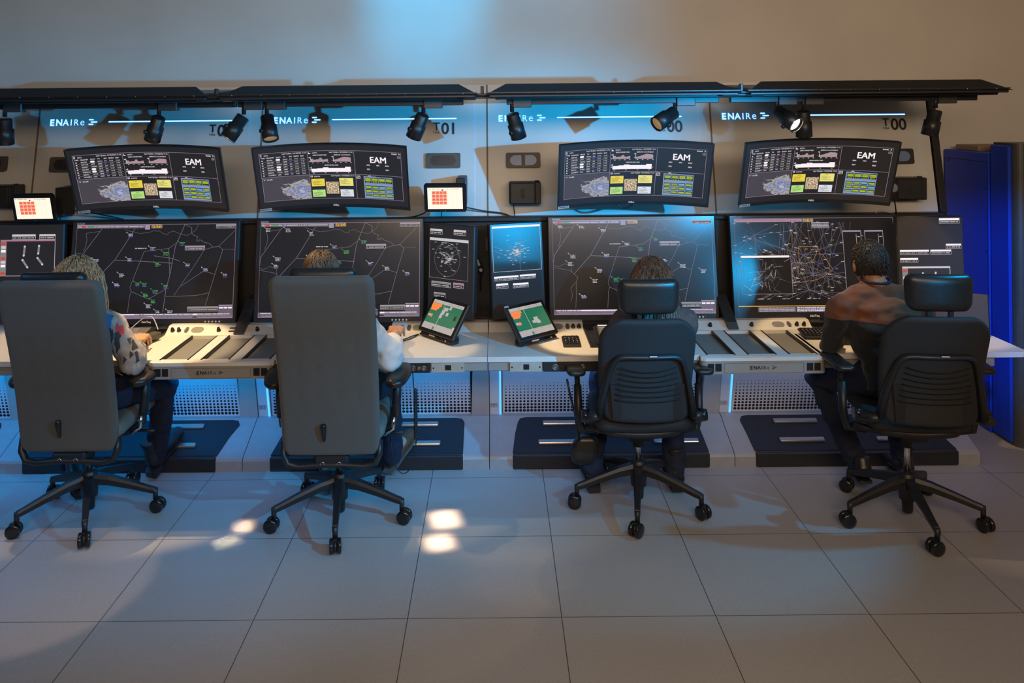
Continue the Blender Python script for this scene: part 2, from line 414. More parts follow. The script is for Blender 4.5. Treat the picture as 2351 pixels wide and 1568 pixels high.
struct('wall_front', MB().bb(XL - .1, XR + .1, YB, YB + 0.1, 0, ZC), m_wall)
struct('wall_left', MB().bb(XL - .1, XL, YF, YB, 0, ZC), m_wall)
struct('wall_right', MB().bb(XR, XR + .1, YF, YB, 0, ZC), m_wall)
struct('wall_rear', MB().bb(XL - .1, XR + .1, YF - .1, YF, 0, ZC), m_wall)

# ------------------------------------------------------------------ fascia above the screens
BAY = [-4.11, -2.76, -1.41, -0.05, 1.30, 2.65]
FZ0, FZ1 = 1.352, 2.13
def fas(x, z, o=0.0): return Vector((x, 4.80 + (z - FZ0) / (FZ1 - FZ0) * 0.155 - o, z))
GLOWB = glow('sign_glow', (0.16, 0.42, 1.0), 3.2)
def enaire(cv, x, y, h, mt, halo=None, thin=False):
    """lettering: heavy E N A thinning to I R e, then three offset bars"""
    pos = 0.0
    for k, (ch, b, wd) in enumerate((('E', 0.042, 0.78), ('N', 0.032, 0.95), ('A', 0.020, 0.95), ('I', 0.010, 0.46), ('R', -0.002, 0.84), ('e', -0.010, 0.86))):
        sz = h * 1.38 * (1.18 if ch == 'e' else 1)
        if halo: cv.text(ch, x + pos * h, y + h, sz, halo, bold=b + 0.02, layer=1, res=3)
        cv.text(ch, x + pos * h, y + h, sz, mt, bold=b, layer=3, res=3)
        pos += wd * 1.20
    bx = x + pos * h + 0.35 * h
    for i, (a, c) in enumerate(((0.0, 0.75), (0.35, 1.35), (0.0, 0.75))):
        cv.pill(bx + a * h, y + h * (0.02 + 0.37 * i), bx + c * h, y + h * (0.20 + 0.37 * i), mt)
    return bx + 1.4 * h
HALO = glow('sign_halo', (0.02, 0.18, 1.0), 0.9)
words = ['T01', 'T01', 'T01', 'T00', 'T00']
where = ['above the workstation at the far left edge', 'above the leftmost full pair of screens', 'left of the centre seam', 'right of the centre seam', 'at the right end beside the black post']
for i in range(5):
    x0, x1 = BAY[i], BAY[i + 1]
    if i == 4: x1 = 2.615
    r = empty('fascia_panel', fas((x0 + x1) / 2, FZ0), 0, 'leaning cream fascia panel with glowing blue lettering ' + where[i], 'wall panel', 'cream fascia panels above the screens')
    off = -r.location
    b = MB()
    b.prism([(x0 + .005, FZ0), (x1 - .005, FZ0), (x1 - .005, FZ1), (x0 + .005, FZ1)], lambda x, z, o: fas(x, z, o) + off, 0.0, -0.02)
    b.build('panel_board', m_panel, r)
    g = MB(); g.prism([(x0 - .005, FZ0), (x0 + .005, FZ0), (x0 + .005, FZ1), (x0 - .005, FZ1)], lambda x, z, o: fas(x, z, o) + off, 0.001, -0.015)
    g.build('seam_groove', m_groove, r)
    g = MB()
    for xs in (x1 - 0.075, x1 - 0.035):
        wd = 0.006 if xs < x1 - 0.05 else 0.0015
        g.prism([(xs - wd, FZ0), (xs + wd, FZ0), (xs + wd, FZ1), (xs - wd, FZ1)], lambda x, z, o: fas(x, z, o) + off, 0.0008, 0)
    g.build('light_streak', m_streak, r)  # lines of blue light painted as thin pale strips
    W_, H_ = x1 - x0, FZ1 - FZ0
    fm = lambda u, v, o, x0=x0, W_=W_, H_=H_, off=off: fas(x0 + u * W_, FZ1 - v * H_, 0.001 + o) + off
    cv = Canvas(W_, H_)
    xx = x0 + (0.068 if i != 1 else 0.068)
    zt = 1.945; 
    ex = enaire(cv, xx - x0, FZ1 - zt, 0.038, GLOWB, HALO)
    cv.build('illuminated_logo', fm, r)
    cv = Canvas(W_, H_)
    cv.pill(0.42, FZ1 - zt + 0.013, 1.178, FZ1 - zt + 0.023, HALO, 1)
    cv.pill(0.422, FZ1 - zt + 0.0145, 1.176, FZ1 - zt + 0.0215, glow('line_glow', (0.22, 0.52, 1.0), 3.0), 2)
    cv.build('light_line', fm, r)
    cv = Canvas(W_, H_)
    ty = FZ1 - 1.905
    cv.text('T', 1.035, ty + 0.047, 0.066, m_lettblack, bold=0.018, res=3)
    cv.text('TMA', 1.033, ty + 0.068, 0.0185, m_lettblack, bold=0.01, res=3, spacing=1.1)
    cv.text(words[i][1:], 1.083, ty + 0.070, 0.096, m_lettblack, bold=0.020, res=4)
    cv.build('number_sign', fm, r)
Canvas_ok = True
# black end post
b = MB(); b.prism([(2.617, 1.352), (2.650, 1.352), (2.650, 2.12), (2.617, 2.12)], lambda x, z, o: fas(x, z, o), 0.03, -0.05)
b.bb(2.617, 2.65, 4.78, 4.86, 0.1, 1.352)
setp(b.build('end_post', m_blackmetal), 'narrow black post closing the right end of the cream fascia', 'post')

# ------------------------------------------------------------------ backboard behind the big screens
b = MB(); b.bb(-4.1, 2.615, 4.775, 4.80, 0.70, 1.352, 0.004); b.bb(-4.1, 2.615, 4.74, 4.78, 1.325, 1.352, 0.004)
bk = b.build('screen_backboard', m_black); setp(bk, 'long matt black backboard behind the row of large screens', 'backboard')
m_device = mat('small_device_grey', (0.07, 0.065, 0.055), 0.5, noise=0.1)
o = MB().box((-0.055 + .002, 4.765, 1.19), (0.03, 0.02, 0.08), None, 0.003).build('junction_box', m_device); setp(o, 'small dark grey box on the backboard between the two upright centre screens', 'box')

# ------------------------------------------------------------------ console bases (one per bay)
PB = [(4.80, 0.185), (4.67, 0.70)]          # perforated panel bottom and top (Y, z)
def pan(x, t, o=0.0): return Vector((x, PB[0][0] + (PB[1][0] - PB[0][0]) * t - o, PB[0][1] + (PB[1][1] - PB[0][1]) * t))
MATX = [(-3.97, -2.88, -3.97, -2.88), (-2.62, -1.557, -2.62, -1.497), (-1.258, -0.196, -1.20, -0.195), (0.079, 1.162, 0.114, 1.146), (1.416, 2.53, 1.40, 2.44)]
BARS = [[], [(-2.52, 1), (-2.52, 0), (-1.945, 1), (-1.945, 0)], [(-1.139, 0), (-1.12, 1), (-0.595, 1), (-0.575, 0)], [(0.257, 1), (0.225, 0), (0.87, 1), (0.87, 0)], [(1.586, 1), (1.575, 0), (2.12, 1), (2.12, 0)]]
bw = ['under the workstation cut by the left edge', 'under the leftmost pair of workstations, behind the patterned sweater woman', 'under the desk left of the centre seam', 'under the desk right of the centre seam', 'under the desk at the right end']
def ramp(x, t, o=0.0): # t 0 front lip top .. 1 rear
    y = 4.47 + 0.29 * t; z = 0.072 + 0.113 * t
    return Vector((x, y - o * 0.36, z + o * 0.93))
for i in range(5):
    x0, x1 = BAY[i] + .002, BAY[i + 1] - .002
    r = empty('console_base', ((x0 + x1) / 2, 4.7, 0), 0, 'console base with perforated panel ' + bw[i], 'console base', 'console bases under the long desk')
    off = -r.location
    b = MB(); b.prism([(0, 0), (1, 0), (1, 1), (0, 1)], lambda x, y, o: pan(x0 + .075 + x * (x1 - x0 - .185), y, o) + off, 0.0, -0.015); b.build('perforated_panel_board', m_perf, r)
    pw = x1 - x0 - .185; cv = Canvas(pw, 0.53); cols = int(pw / 0.0216)
    for rr in range(10):
        rad = 0.0018 + 0.0070 * ((rr + .4) / 9.0) ** 0.9; yy = 0.53 - 0.018 - 0.0203 * (9 - rr)
        for c in range(cols):
            xx = 0.02 + c * 0.0216
            cv.poly([(xx + rad * math.cos(2 * PI * q / 10), yy + rad * math.sin(2 * PI * q / 10)) for q in range(10)], m_hole, 1)
    cv.build('perforations', lambda u, v, o: pan(x0 + .075 + u * pw, 1 - v, 0.0006) + off, r)
    # right pillar, left white pillar, glowing strip
    b = MB()
    b.prism([(x1 - .105, 0), (x1, 0), (x1, 1), (x1 - .085, 1)], lambda x, y, o: pan(x, y, o) + off, 0.02, -0.06); b.build('side_pillar', m_pillar, r)
    b = MB(); b.prism([(x0, 0), (x0 + .07, 0), (x0 + .07, 1), (x0, 1)], lambda x, y, o: pan(x, y, o) + off, 0.012, -0.06); pl = b.build('side_pillar', m_perf, r)
    b = MB(); b.prism([(x0 + .056, 0), (x0 + .067, 0), (x0 + .067, 1), (x0 + .056, 1)], lambda x, y, o: pan(x, y, o) + off, 0.015, 0.011); b.build('light_strip', m_led, r)
    cv = Canvas(0.04, 0.024); cv.frame(0, 0, 0.04, 0.024, 0.0012, m_hole, 1)
    for a in range(2):
        for c in range(4): cv.ellipse(0.007 + c * .0085, 0.008 + a * .009, 0.0028, 0.0028, m_hole, 1, 8)
    cv.build('socket_plate', lambda u, v, o: pan(x0 + .004 + u * .04, 0.14 - v * .05, 0.0135 + o) + off, r)
    # sloping plinth
    b = MB()
    prof = [(4.47, 0.0), (4.47, 0.055), (4.478, 0.068), (4.49, 0.076), (4.76, 0.185), (4.80, 0.185), (4.80, 0.0)]
    b.prism(prof, lambda y, z, o: Vector((o, y, z)) + off, x0, x1); b.build('sloping_plinth', m_foot, r)
    # rubber mat over the slope and the lip
    a0, a1, c0, c1 = MATX[i]
    b = MB(); n = 14; pts = []
    cr = 0.05
    right = [(a1, 0.0), (a1 + (c1 - a1) * .5, .5), (c1 + (0.0), .80), (c1 - cr * .3, .9), (c1 - cr, .93)]
    left = [(c0 + cr, .93), (c0 + cr * .3, .9), (c0, .80), (a0 + (c0 - a0) * .5, .5), (a0, 0.0)]
    b.prism(right + left, lambda x, t, o: Vector((x, 4.49 + .27 * t, 0.076 + .109 * t + o)) + off, -0.001, 0.006)
    b.build('rubber_mat', m_mat, r)
    b = MB(); b.bb(a0, a1, 4.462, 4.488, 0.0, 0.079, 0.006); o = b.build('mat_lip', m_black, r, off)
    for bx, up in BARS[i]:
        t = 0.72 if up else 0.22
        c = Vector((bx + .125, 4.49 + .27 * t, 0.076 + .109 * t + .015))
        R = Matrix.Rotation(math.atan2(.109, .27), 3, 'X')
        MB().box(c + off, (0.25, 0.030, 0.018), R, 0.004).build('foot_bar', m_steel, r)

# ------------------------------------------------------------------ desk
DZ = 0.752
def worktop(name, xa, xb, modules, recess, label, endround=False):
    r = empty(name, ((xa + xb) / 2, 4.3, 0.70), 0, label, 'desk'); off = -r.location
    b = MB(); segs = []; x = xa
    for m0, m1 in modules: segs.append((x, m0)); x = m1
    segs.append((x, xb))
    for s0, s1 in segs:
        if endround and s1 == xb:
            pts = [(s0, 4.03), (s1 - .03, 4.03), (s1 - .012, 4.035), (s1 - .002, 4.05), (s1, 4.075), (s1 - .01, 4.50), (s1 - .01, 4.76), (s0, 4.76)]
        else: pts = [(s0, 4.03), (s1, 4.03), (s1, 4.76), (s0, 4.76)]
        b.prism(pts, lambda x, y, o: Vector((x, y, o)), DZ - .026, DZ)
    for m0, m1 in modules: b.bb(m0, m1, 4.47, 4.76, DZ - .026, DZ)
    b.build('tabletop', m_desk, r, off)
    # under frame rail
    for s0, s1 in segs: MB().bb(s0 + .002, s1 - (.16 if endround and s1 == xb else .002), 4.045, 4.09, DZ - .075, DZ - .027, 0.004).build('front_rail', m_deskedge, r, off)
    # control strip
    xs = [xa] + [q for c in recess for q in c] + [xb]
    for k in range(0, len(xs), 2):
        if xs[k + 1] - xs[k] > .02: MB().prism([(4.48, DZ), (4.545, DZ + .036), (4.60, DZ + .036), (4.60, DZ)], lambda y, z, o: Vector((o, y, z)) + off, xs[k] + .001, xs[k + 1] - .001).build('control_strip', m_desk, r)
    for c0, c1 in recess:
        b = MB(); b.bb(c0, c1, 4.17, 4.60, DZ, DZ + .004, 0.001); b.bb(c0, c0 + .012, 4.17, 4.6, DZ, DZ + .012, 0.003); b.bb(c1 - .012, c1, 4.17, 4.6, DZ, DZ + .012, 0.003)
        b.bb(c0, c1, 4.52, 4.60, DZ, DZ + .03, 0.004)
        b.build('keyboard_well', m_blackmetal, r, off)
    return r, off
def tray_module(r, off, x0, x1):
    y0, y1 = 3.985, 4.468; b = MB(); w3 = 0.146; p = 0.204; ts = [x0 + .036 + p * k for k in range(3)]
    z0, z1 = DZ - .022, DZ
    b.bb(x0, x1, y0 + .01, y0 + .05, z0, z1, .004); b.bb(x0, x1, y1 - .008, y1, z0, z1)
    xs = [x0] + [q for t in ts for q in (t, t + w3)] + [x1]
    for k in range(0, len(xs), 2): b.bb(xs[k], xs[k + 1], y0 + .045, y1 - .005, z0, z1)
    m = b.build('tray_frame', m_desk, r, off)
    # front skirt with rounded corners
    pts = []
    rr = .03
    for k in range(7): a = PI + PI / 2 * k / 6; pts.append((x0 + rr + rr * math.cos(a), y0 + rr + rr * math.sin(a)))
    for k in range(7): a = 1.5 * PI + PI / 2 * k / 6; pts.append((x1 - rr + rr * math.cos(a), y0 + rr + rr * math.sin(a)))
    pts += [(x1, y0 + .06), (x0, y0 + .06)]
    b = MB(); b.prism(pts, lambda x, y, o: Vector((x, y, o)), DZ - .018, DZ - .001); b.build('tray_nosing', m_desk, r, off)
    b = MB(); b.prism(pts, lambda x, y, o: Vector((x, y + .002, o)), DZ - .082, DZ - .0185); sk = b.build('front_skirt', m_deskedge, r, off)
    yf = y0 + .002
    fm = lambda u, v, o: Vector((x0 + u * (x1 - x0), yf - .0006 - o, DZ - .02 - v * .062)) + off
    cv = Canvas(600, 62)
    cv.frame(110, 8, 490, 58, 1.6, mat('plate_line', (0.12, 0.115, 0.11), .5), 1)
    enaire(cv, 232, 22, 17, m_lettblack)
    cv.build('logo_plate', fm, r)
    cv = Canvas(600, 62)
    for a in (30, 66, 504, 540): cv.rect(a, 10, a + 30, 48, m_hole, 1)
    cv.build('air_vent', fm, r)
    for t in ts:
        b = MB(); b.bb(t, t + w3, y0 + .045, y1 - .005, DZ - .021, DZ - .016); b.build('paper_tray', m_tray, r, off)
        b = MB(); b.bb(t, t + .008, y0 + .045, y1 - .005, DZ - .016, DZ + .003, .002); b.bb(t + w3 - .008, t + w3, y0 + .045, y1 - .005, DZ - .016, DZ + .001); b.build('tray_rail', m_blackmetal, r, off)
def knob(r, off, x, big=True):
    c = Vector((x, 4.508, DZ + .0165)) + off; ax = Vector((0, -0.30, 0.55)).normalized() if False else Vector((0, -.45, .9)).normalized()
    MB().lathe([(0, .012), (.004, .012), (.010, .009), (.020, .007), (.021, .0)], c, ax, 14).build('knob', m_blackgloss, r)
def ovals(r, off, specs, mt=None):
    cv = Canvas(1, 0.074); 
    for x, w_, kind in specs:
        if kind == 'slot': cv.pill(x - w_ / 2, .020, x + w_ / 2, .030, m_hole, 1); cv.pill(x - w_ / 2, .044, x + w_ / 2, .054, m_hole, 1)
        else: cv.pill(x - w_ / 2, .014, x + w_ / 2, .058, mat('speaker_mesh', (0.22, 0.215, 0.20), 0.6), 1)
    cv.build('speaker_grille', lambda u, v, o: Vector((specs[0][0] + (u - specs[0][0]) , 4.48 + .065 * (1 - v), DZ + .036 * (1 - v) + .0006 + o)) + off, r)
r, off = worktop('long_desk', -4.1, -0.052, [(-1.715, -1.10)], [(-2.33, -1.835), (-1.06, -0.588)], 'long white desk left of the centre seam with three sloping paper trays')
tray_module(r, off, -1.715, -1.10)
for x in (-1.80, -1.765, -1.545, -1.35 + .02, -.56, -.525): knob(r, off, x)
ovals(r, off, [(-1.725, .028, 'o'), (-1.665, .07, 'o'), (-1.46, .06, 'slot'), (-.49, .028, 'o'), (-.435, .07, 'o')])
r2, off2 = worktop('long_desk', -0.048, 2.635, [(1.0, 1.60)], [(0.477, 0.95), (1.74, 2.20)], 'long white desk right of the centre seam, pointed at its right end', True)
tray_module(r2, off2, 1.0, 1.615)
for x in (.42, .452, 1.18, 1.41, 1.66, 1.70): knob(r2, off2, x)
ovals(r2, off2, [(.33, .07, 'o'), (.39, .028, 'o'), (1.30, .06, 'slot'), (1.56, .07, 'o'), (1.62, .028, 'o')])
# jack plates hanging under the front edge
def jack_plate(x0, x1, dark, label, z1=DZ - .028, y=4.030):
    r = empty('jack_plate', ((x0 + x1) / 2, y, z1 - .05), 0, label, 'socket panel'); off = -r.location
    MB().bb(x0, x1, y, y + .03, z1 - .048, z1, .002).build('face_plate', m_black if dark else mat('beige_plate', (0.42, 0.38, 0.32), 0.5, noise=0.04), r, off)
    w_ = x1 - x0
    if dark:
        for fx, rad in ((.22, .012), (.5, .007), (.72, .010)):
            b = MB(); b.ring((x0 + w_ * fx, y - .002, z1 - .024), (0, 1, 0), rad, .0018, 18, 5); b.cyl((x0 + w_ * fx, y, z1 - .024), (x0 + w_ * fx, y - .008, z1 - .024), rad * .55, seg=12); b.build('jack_socket', m_steel, r, off)
    else:
        b = MB(); b.bb(x0 + w_ * .42, x0 + w_ * .60, y - .001, y + .001, z1 - .036, z1 - .010); b.build('data_socket', m_hole, r, off)
        b = MB()
        for fx in (.07, .93): b.cyl((x0 + w_ * fx, y + .001, z1 - .024), (x0 + w_ * fx, y - .002, z1 - .024), .004, seg=10)
        b.build('plate_screw', m_hole, r, off)
jack_plate(-.445, -.335, True, 'black socket plate under the desk edge by the white sleeve')
jack_plate(-.33, -.165, False, 'beige socket plate under the desk left of the centre seam')
jack_plate(.06, .22, False, 'beige socket plate under the desk right of the centre seam')
jack_plate(.225, .50, True, 'black socket plate under the desk beside the dark woven chair arm')
jack_plate(2.18, 2.38, False, 'beige socket plate under the pointed right end of the desk')

# ------------------------------------------------------------------ canopy with track
CAN = [(-4.15, -2.77), (-2.745, -1.425), (-1.395, -0.08), (-0.05, 1.235), (1.255, 2.585)]
cwh = ['at the left edge of the picture', 'over the leftmost workstation', 'left of the centre joint', 'right of the centre joint', 'at the right end with the pointed tip']
for i, (x0, x1) in enumerate(CAN):
    r = empty('canopy', ((x0 + x1) / 2, 4.1, 2.06), 0, 'black sloping canopy section ' + cwh[i], 'canopy', 'black canopy sections over the workstations'); off = -r.location
    ch = 0.105
    b = MB(); b.prism([(x0, 0), (x1, 0), (x1 - ch, 1), (x0 + ch, 1)], lambda x, t, o: Vector((x, 4.05 + .10 * t + o, 2.052 + .058 * t)) + off, 0, .012); b.build('fascia_strip', m_blackmetal, r)
    b = MB(); b.prism([(x0 + .01, 4.06), (x1 - .01, 4.06), (x1 - ch, 4.14), (x1 - ch, 4.94), (x0 + ch, 4.94), (x0 + ch, 4.14)], lambda x, y, o: Vector((x, y, 2.060 + (y - 4.06) * .055 + o)) + off, 0, .006); b.build('roof_sheet', m_blackmetal, r)
    b = MB()
    for k in range(9):
        xx = x0 + .08 + k * (x1 - x0 - .16) / 8
        b.ell((xx, 4.058, 2.060), (.003, .003, .003), None, 8, 6)
    b.build('screws', m_chrome, r, off)
    MB().bb(x0 + .02, x1 - .02, 4.055, 4.075, 2.040, 2.053, .003).build('lower_lip', m_blackmetal, r, off)
    MB().bb(x0 + .05, x1 - .02, 4.14, 4.32, 2.030, 2.058, .004).build('wiring_channel', m_black, r, off)
# joint brackets
for k, x in enumerate((-2.757, -1.41, -0.065, 1.245)):
    b = MB(); b.bb(x - .008, x + .008, 4.10, 4.13, 2.055, 2.098, .003); b.bb(x - .05, x + .05, 4.07, 4.10, 2.048, 2.060, .003); b.bb(x - .10, x + .11, 4.10, 4.16, 2.035, 2.050, .004)
    setp(b.build('joint_bracket', m_blackmetal), 'small black bracket joining two canopy sections ' + ['near the left edge', 'between the first and second signs', 'at the centre seam', 'between the two T00 signs'][k], 'bracket', 'brackets joining the canopy sections')
# tracks
TR = [(-4.0, -1.345, 'left'), (-1.335, -0.165, 'centre left'), (0.06, 1.16, 'centre right'), (1.22, 2.50, 'right')]
for k, (x0, x1, nm) in enumerate(TR):
    b = MB(); b.bb(x0, x1, 4.21, 4.245, 2.003, 2.033, .003); 
    setp(b.build('lighting_track', m_blackmetal), 'black lighting track under the canopy, ' + ['from the left edge to the first canopy joint', 'carrying two fixtures left of the centre joint', 'carrying two fixtures right of the centre joint', 'carrying three fixtures at the right end'][k], 'lighting track', 'lighting tracks under the canopy')
m_lens = glow('lamp_lens', (1.0, 0.80, 0.50), 3.0)
m_lensdim = mat('lens_honeycomb', (0.25, 0.18, 0.10), 0.3, metal=0.6, emit=(1.0, 0.65, 0.3), estr=0.25)
m_adapter = mat('adapter_grey', (0.035, 0.036, 0.036), 0.4, noise=0.1)
def fixture(px, py, d, lens, label, light=None, bx=True, L=.135, barn=False):
    c = P(px, py, 4.22); d = Vector(d).normalized()
    pivot = Vector((c.x - d.x * .045, 4.225, 1.985))
    r = empty('track_spotlight', pivot, 0, label, 'spotlight', 'black spotlights on the lighting tracks'); off = -pivot
    MB().bb(pivot.x + .004, pivot.x + .100, 4.20, 4.25, 1.988, 2.036, .003).build('track_adapter', m_adapter, r, off)
    MB().cyl((pivot.x, 4.225, 2.03), (pivot.x, 4.225, 1.965), .011, seg=14).build('swivel_stem', m_blackmetal, r, off)
    a = pivot + Vector((0, -.0, -.022)); body0 = a + d * .004
    rot = d
    body = body0 + Vector((0, 0, -.004))
    MB().lathe([(0, .030), (.003, .034), (.055, .034), (.058, .041), (L, .042), (L, .037), (L - .015, .035)], body, d, 28).build('lamp_housing', m_blackmetal, r, off)
    MB().lathe([(0, .0355), (.002, .0355)], body + d * (L - .012), d, 24).build('lamp_lens', m_lens if lens else m_lensdim, r, off)
    if barn:
        b = MB(); b.ring(body + d * (L + .004), d, .042, .003, 28, 6); b.build('filter_ring', m_chrome, r, off)
    kn = d.orthogonal().normalized()
    MB().cyl(body + kn * .036 + d * .09, body + kn * .054 + d * .09, .012, .010, 12).build('tilt_knob', m_blackmetal, r, off)
    if light:
        tgt, pw, ang, col = light
        spot('lamp_light', body + d * (L + .01), tgt, pw, col, ang, .35, .012)
WL = (1.0, 0.68, 0.35)
fixture(8, 285, (-.1, .2, -1), False, 'black spotlight cut off by the left edge of the picture', ((-2.55, 4.2, .75), 40, 42, WL))
fixture(357, 276, (-.38, .25, -.9), False, 'black spotlight leaning left over the first light line', ((-1.74, 4.26, .75), 78, 40, WL))
fixture(549, 277, (-.55, -.25, -.85), False, 'black spotlight leaning left in front of the first T01 sign', ((-1.6, 4.2, .8), 22, 40, WL), barn=True)
fixture(617, 275, (.25, -.40, -.9), False, 'black spotlight with bright grille at the left of the second light line', ((-.55, 4.15, .8), 24, 34, WL))
fixture(964, 278, (-.42, .25, -.9), False, 'black spotlight leaning left over the second light line', ((-.42, 4.22, .75), 26, 36, WL))
fixture(1181, 274, (.25, .25, -.92), False, 'black spotlight in front of the third ENAIRE lettering', ((.44, 4.27, .75), 62, 25, WL))
fixture(1535, 268, (-.82, -.42, -.48), False, 'black spotlight swung far left in front of the hidden T00 sign', ((-.3, 3.4, 0), 10, 30, WL))
fixture(1793, 270, (.45, -.72, -.52), True, 'black spotlight with brightly lit lens pointing right', ((2.3, 4.2, .75), 18, 60, WL), barn=True)
fixture(1847, 265, (.10, .2, -.95), False, 'black spotlight hanging almost straight beside the lit one', ((1.66, 4.32, .75), 30, 34, WL))
fixture(2146, 262, (-.16, .15, -.97), False, 'black spotlight at the right end of the track before the black post', ((2.35, 4.4, 1.0), 20, 46, WL))

# the unseen stage lamp at the right, with flags added to cut its beam
d = (Vector((-0.35, 4.8, 1.96)) - STAGE).normalized(); sd = Vector((-d.y, d.x, 0)); Rm = Matrix((d, sd, Vector((0, 0, 1)))).transposed()
r = empty('stage_spotlight', (2.05, 1.8, 0), 0, 'black stage spotlight out of view at the far right, with added stand and beam-cutting flags', 'stage light'); off = -r.location
MB().cyl(STAGE - d * .30, STAGE - d * .03, .09, .10, 24).build('lamp_housing', m_blackmetal, r, off)
for s in (1, -1):
    h = .20 if s > 0 else .055
    MB().box(STAGE + d * .17 + Vector((0, 0, -s * .17 * h - s * .003 - (.006 if s > 0 else -.006))), (.20, .60, .003), Rm @ Matrix.Rotation(s * math.atan(h), 3, 'Y')).build('beam_flag', m_blackmetal, r, off)
MB().cyl(STAGE - d * .16, Vector((STAGE.x - d.x * .16, STAGE.y - d.y * .16, .02)), .018, seg=14).build('stand_pole', m_blackmetal, r, off)
for k in range(3):
    q = STAGE - d * .16; a_ = k * 2.094; MB().tube([(q.x, q.y, .35), (q.x + .3 * math.cos(a_), q.y + .3 * math.sin(a_), .012)], .011, 8).build('leg', m_blackmetal, r, off)
# ------------------------------------------------------------------ screens
def scr(name, e=0.012, rough=0.38):
    return mat(name, (0.022, 0.021, 0.022), rough, emit=(1.0, 0.86, 0.90), estr=e, noise=0.04, nscale=5)
m_radar = scr('radar_screen', 0.009, 0.21)
m_dash = scr('dashboard_screen', 0.010, 0.42)
def G(n, c, s=1.0): return glow('px_' + n, c, s)
g_line = G('line', (0.32, 0.27, 0.34), .62); g_dim = G('dim', (0.20, 0.17, 0.20), .5); g_lav = G('lav', (0.42, 0.33, 0.45), .75); g_lav2 = G('lavdark', (0.16, 0.12, 0.18), .8)
g_wht = G('white', (0.95, 0.86, 0.90), 1.0); g_tag = G('tag', (0.72, 0.68, 0.70), .8); g_grn = G('green', (0.10, 0.45, 0.12), .8); g_blu = G('blue', (0.12, 0.12, 0.75), .8)
g_org = G('amber', (1.0, 0.50, 0.04), 1.0); g_red = G('red', (0.75, 0.06, 0.05), .8); g_blk = mat('px_black', (0.008, 0.008, 0.009), .5)
g_yel = G('yellow', (0.90, 0.70, 0.06), .9); g_yel2 = G('paleyellow', (0.88, 0.80, 0.22), .9); g_pgr = G('palegreen', (0.50, 0.85, 0.25), .85); g_pwh = G('palewhite', (0.75, 0.80, 0.88), .9)
g_pbl = G('panelblue', (0.24, 0.36, 0.62), .8); g_chip = G('chip', (0.50, 0.62, 0.04), .9); g_cyan = G('cyan', (0.25, 0.65, 0.85), .8); g_pink = G('pinkbar', (0.50, 0.34, 0.36), .8)
g_cream = G('cream', (1.0, 0.86, 0.70), 1.15); g_crd = G('creamdark', (0.45, 0.38, 0.30), .8); g_ora = G('redkeys', (0.95, 0.20, 0.10), 1.0); g_pur = G('purple', (0.10, 0.02, 0.30), .8)
g_green2 = G('stripgreen', (0.010, 0.17, 0.085), .9); g_orn2 = G('stripOrange', (1.0, 0.24, 0.06), .95); g_pap = G('strippaper', (0.52, 0.46, 0.46), .9); g_gry = G('grey', (0.28, 0.26, 0.26), .8); g_lgr = G('lime', (0.1, 0.6, 0.12), .9)
g_note = G('notetext', (0.25, 0.20, 0.05), .5)
def tex_screen(name, kind):
    m = bpy.data.materials.new(name); m.use_nodes = True; nt = m.node_tree; n = nt.nodes; L = nt.links; b = n['Principled BSDF']
    b.inputs['Base Color'].default_value = (.02, .02, .02, 1); b.inputs['Roughness'].default_value = .45
    uv = n.new('ShaderNodeTexCoord'); t = n.new('ShaderNodeTexNoise'); L.new(uv.outputs['UV'], t.inputs['Vector'])
    cr = n.new('ShaderNodeValToRGB')
    if kind == 'weather':
        t.inputs['Scale'].default_value = 4.2; t.inputs['Detail'].default_value = 12; t.inputs['Roughness'].default_value = .66
        vm = n.new('ShaderNodeVectorMath'); vm.operation = 'DISTANCE'; vm.inputs[1].default_value = (.80, .38, 0); L.new(uv.outputs['UV'], vm.inputs[0])
        ma = n.new('ShaderNodeMath'); ma.operation = 'MULTIPLY_ADD'; ma.inputs[1].default_value = -.95; ma.inputs[2].default_value = .48; L.new(vm.outputs['Value'], ma.inputs[0])
        ad = n.new('ShaderNodeMath'); ad.operation = 'ADD'; L.new(ma.outputs[0], ad.inputs[0]); L.new(t.outputs['Fac'], ad.inputs[1])
        L.new(ad.outputs[0], cr.inputs[0]); e = cr.color_ramp; e.interpolation = 'LINEAR'
        e.elements[0].position = .60; e.elements[0].color = (.075, .062, .078, 1); e.elements[1].position = .62; e.elements[1].color = (.55, .50, .52, 1)
        for p, c in ((.70, (.42, .42, .50, 1)), (.74, (.16, .14, .13, 1)), (.78, (.50, .52, .62, 1)), (.88, (.14, .20, .52, 1)), (.97, (.62, .60, .66, 1))):
            q = e.elements.new(p); q.color = c
    else:
        t.inputs['Scale'].default_value = 9; t.inputs['Detail'].default_value = 8; L.new(t.outputs['Fac'], cr.inputs[0]); e = cr.color_ramp
        e.elements[0].position = .35; e.elements[0].color = (.10, .07, .04, 1); e.elements[1].position = .68; e.elements[1].color = (.95, .80, .60, 1)
        q = e.elements.new(.52); q.color = (.55, .40, .24, 1)
    L.new(cr.outputs[0], b.inputs['Emission Color']); b.inputs['Emission Strength'].default_value = .75 if kind == 'weather' else 1.0
    return m
m_weather = tex_screen('weather_map_image', 'weather'); m_aerial = tex_screen('aerial_photo_image', 'aerial')

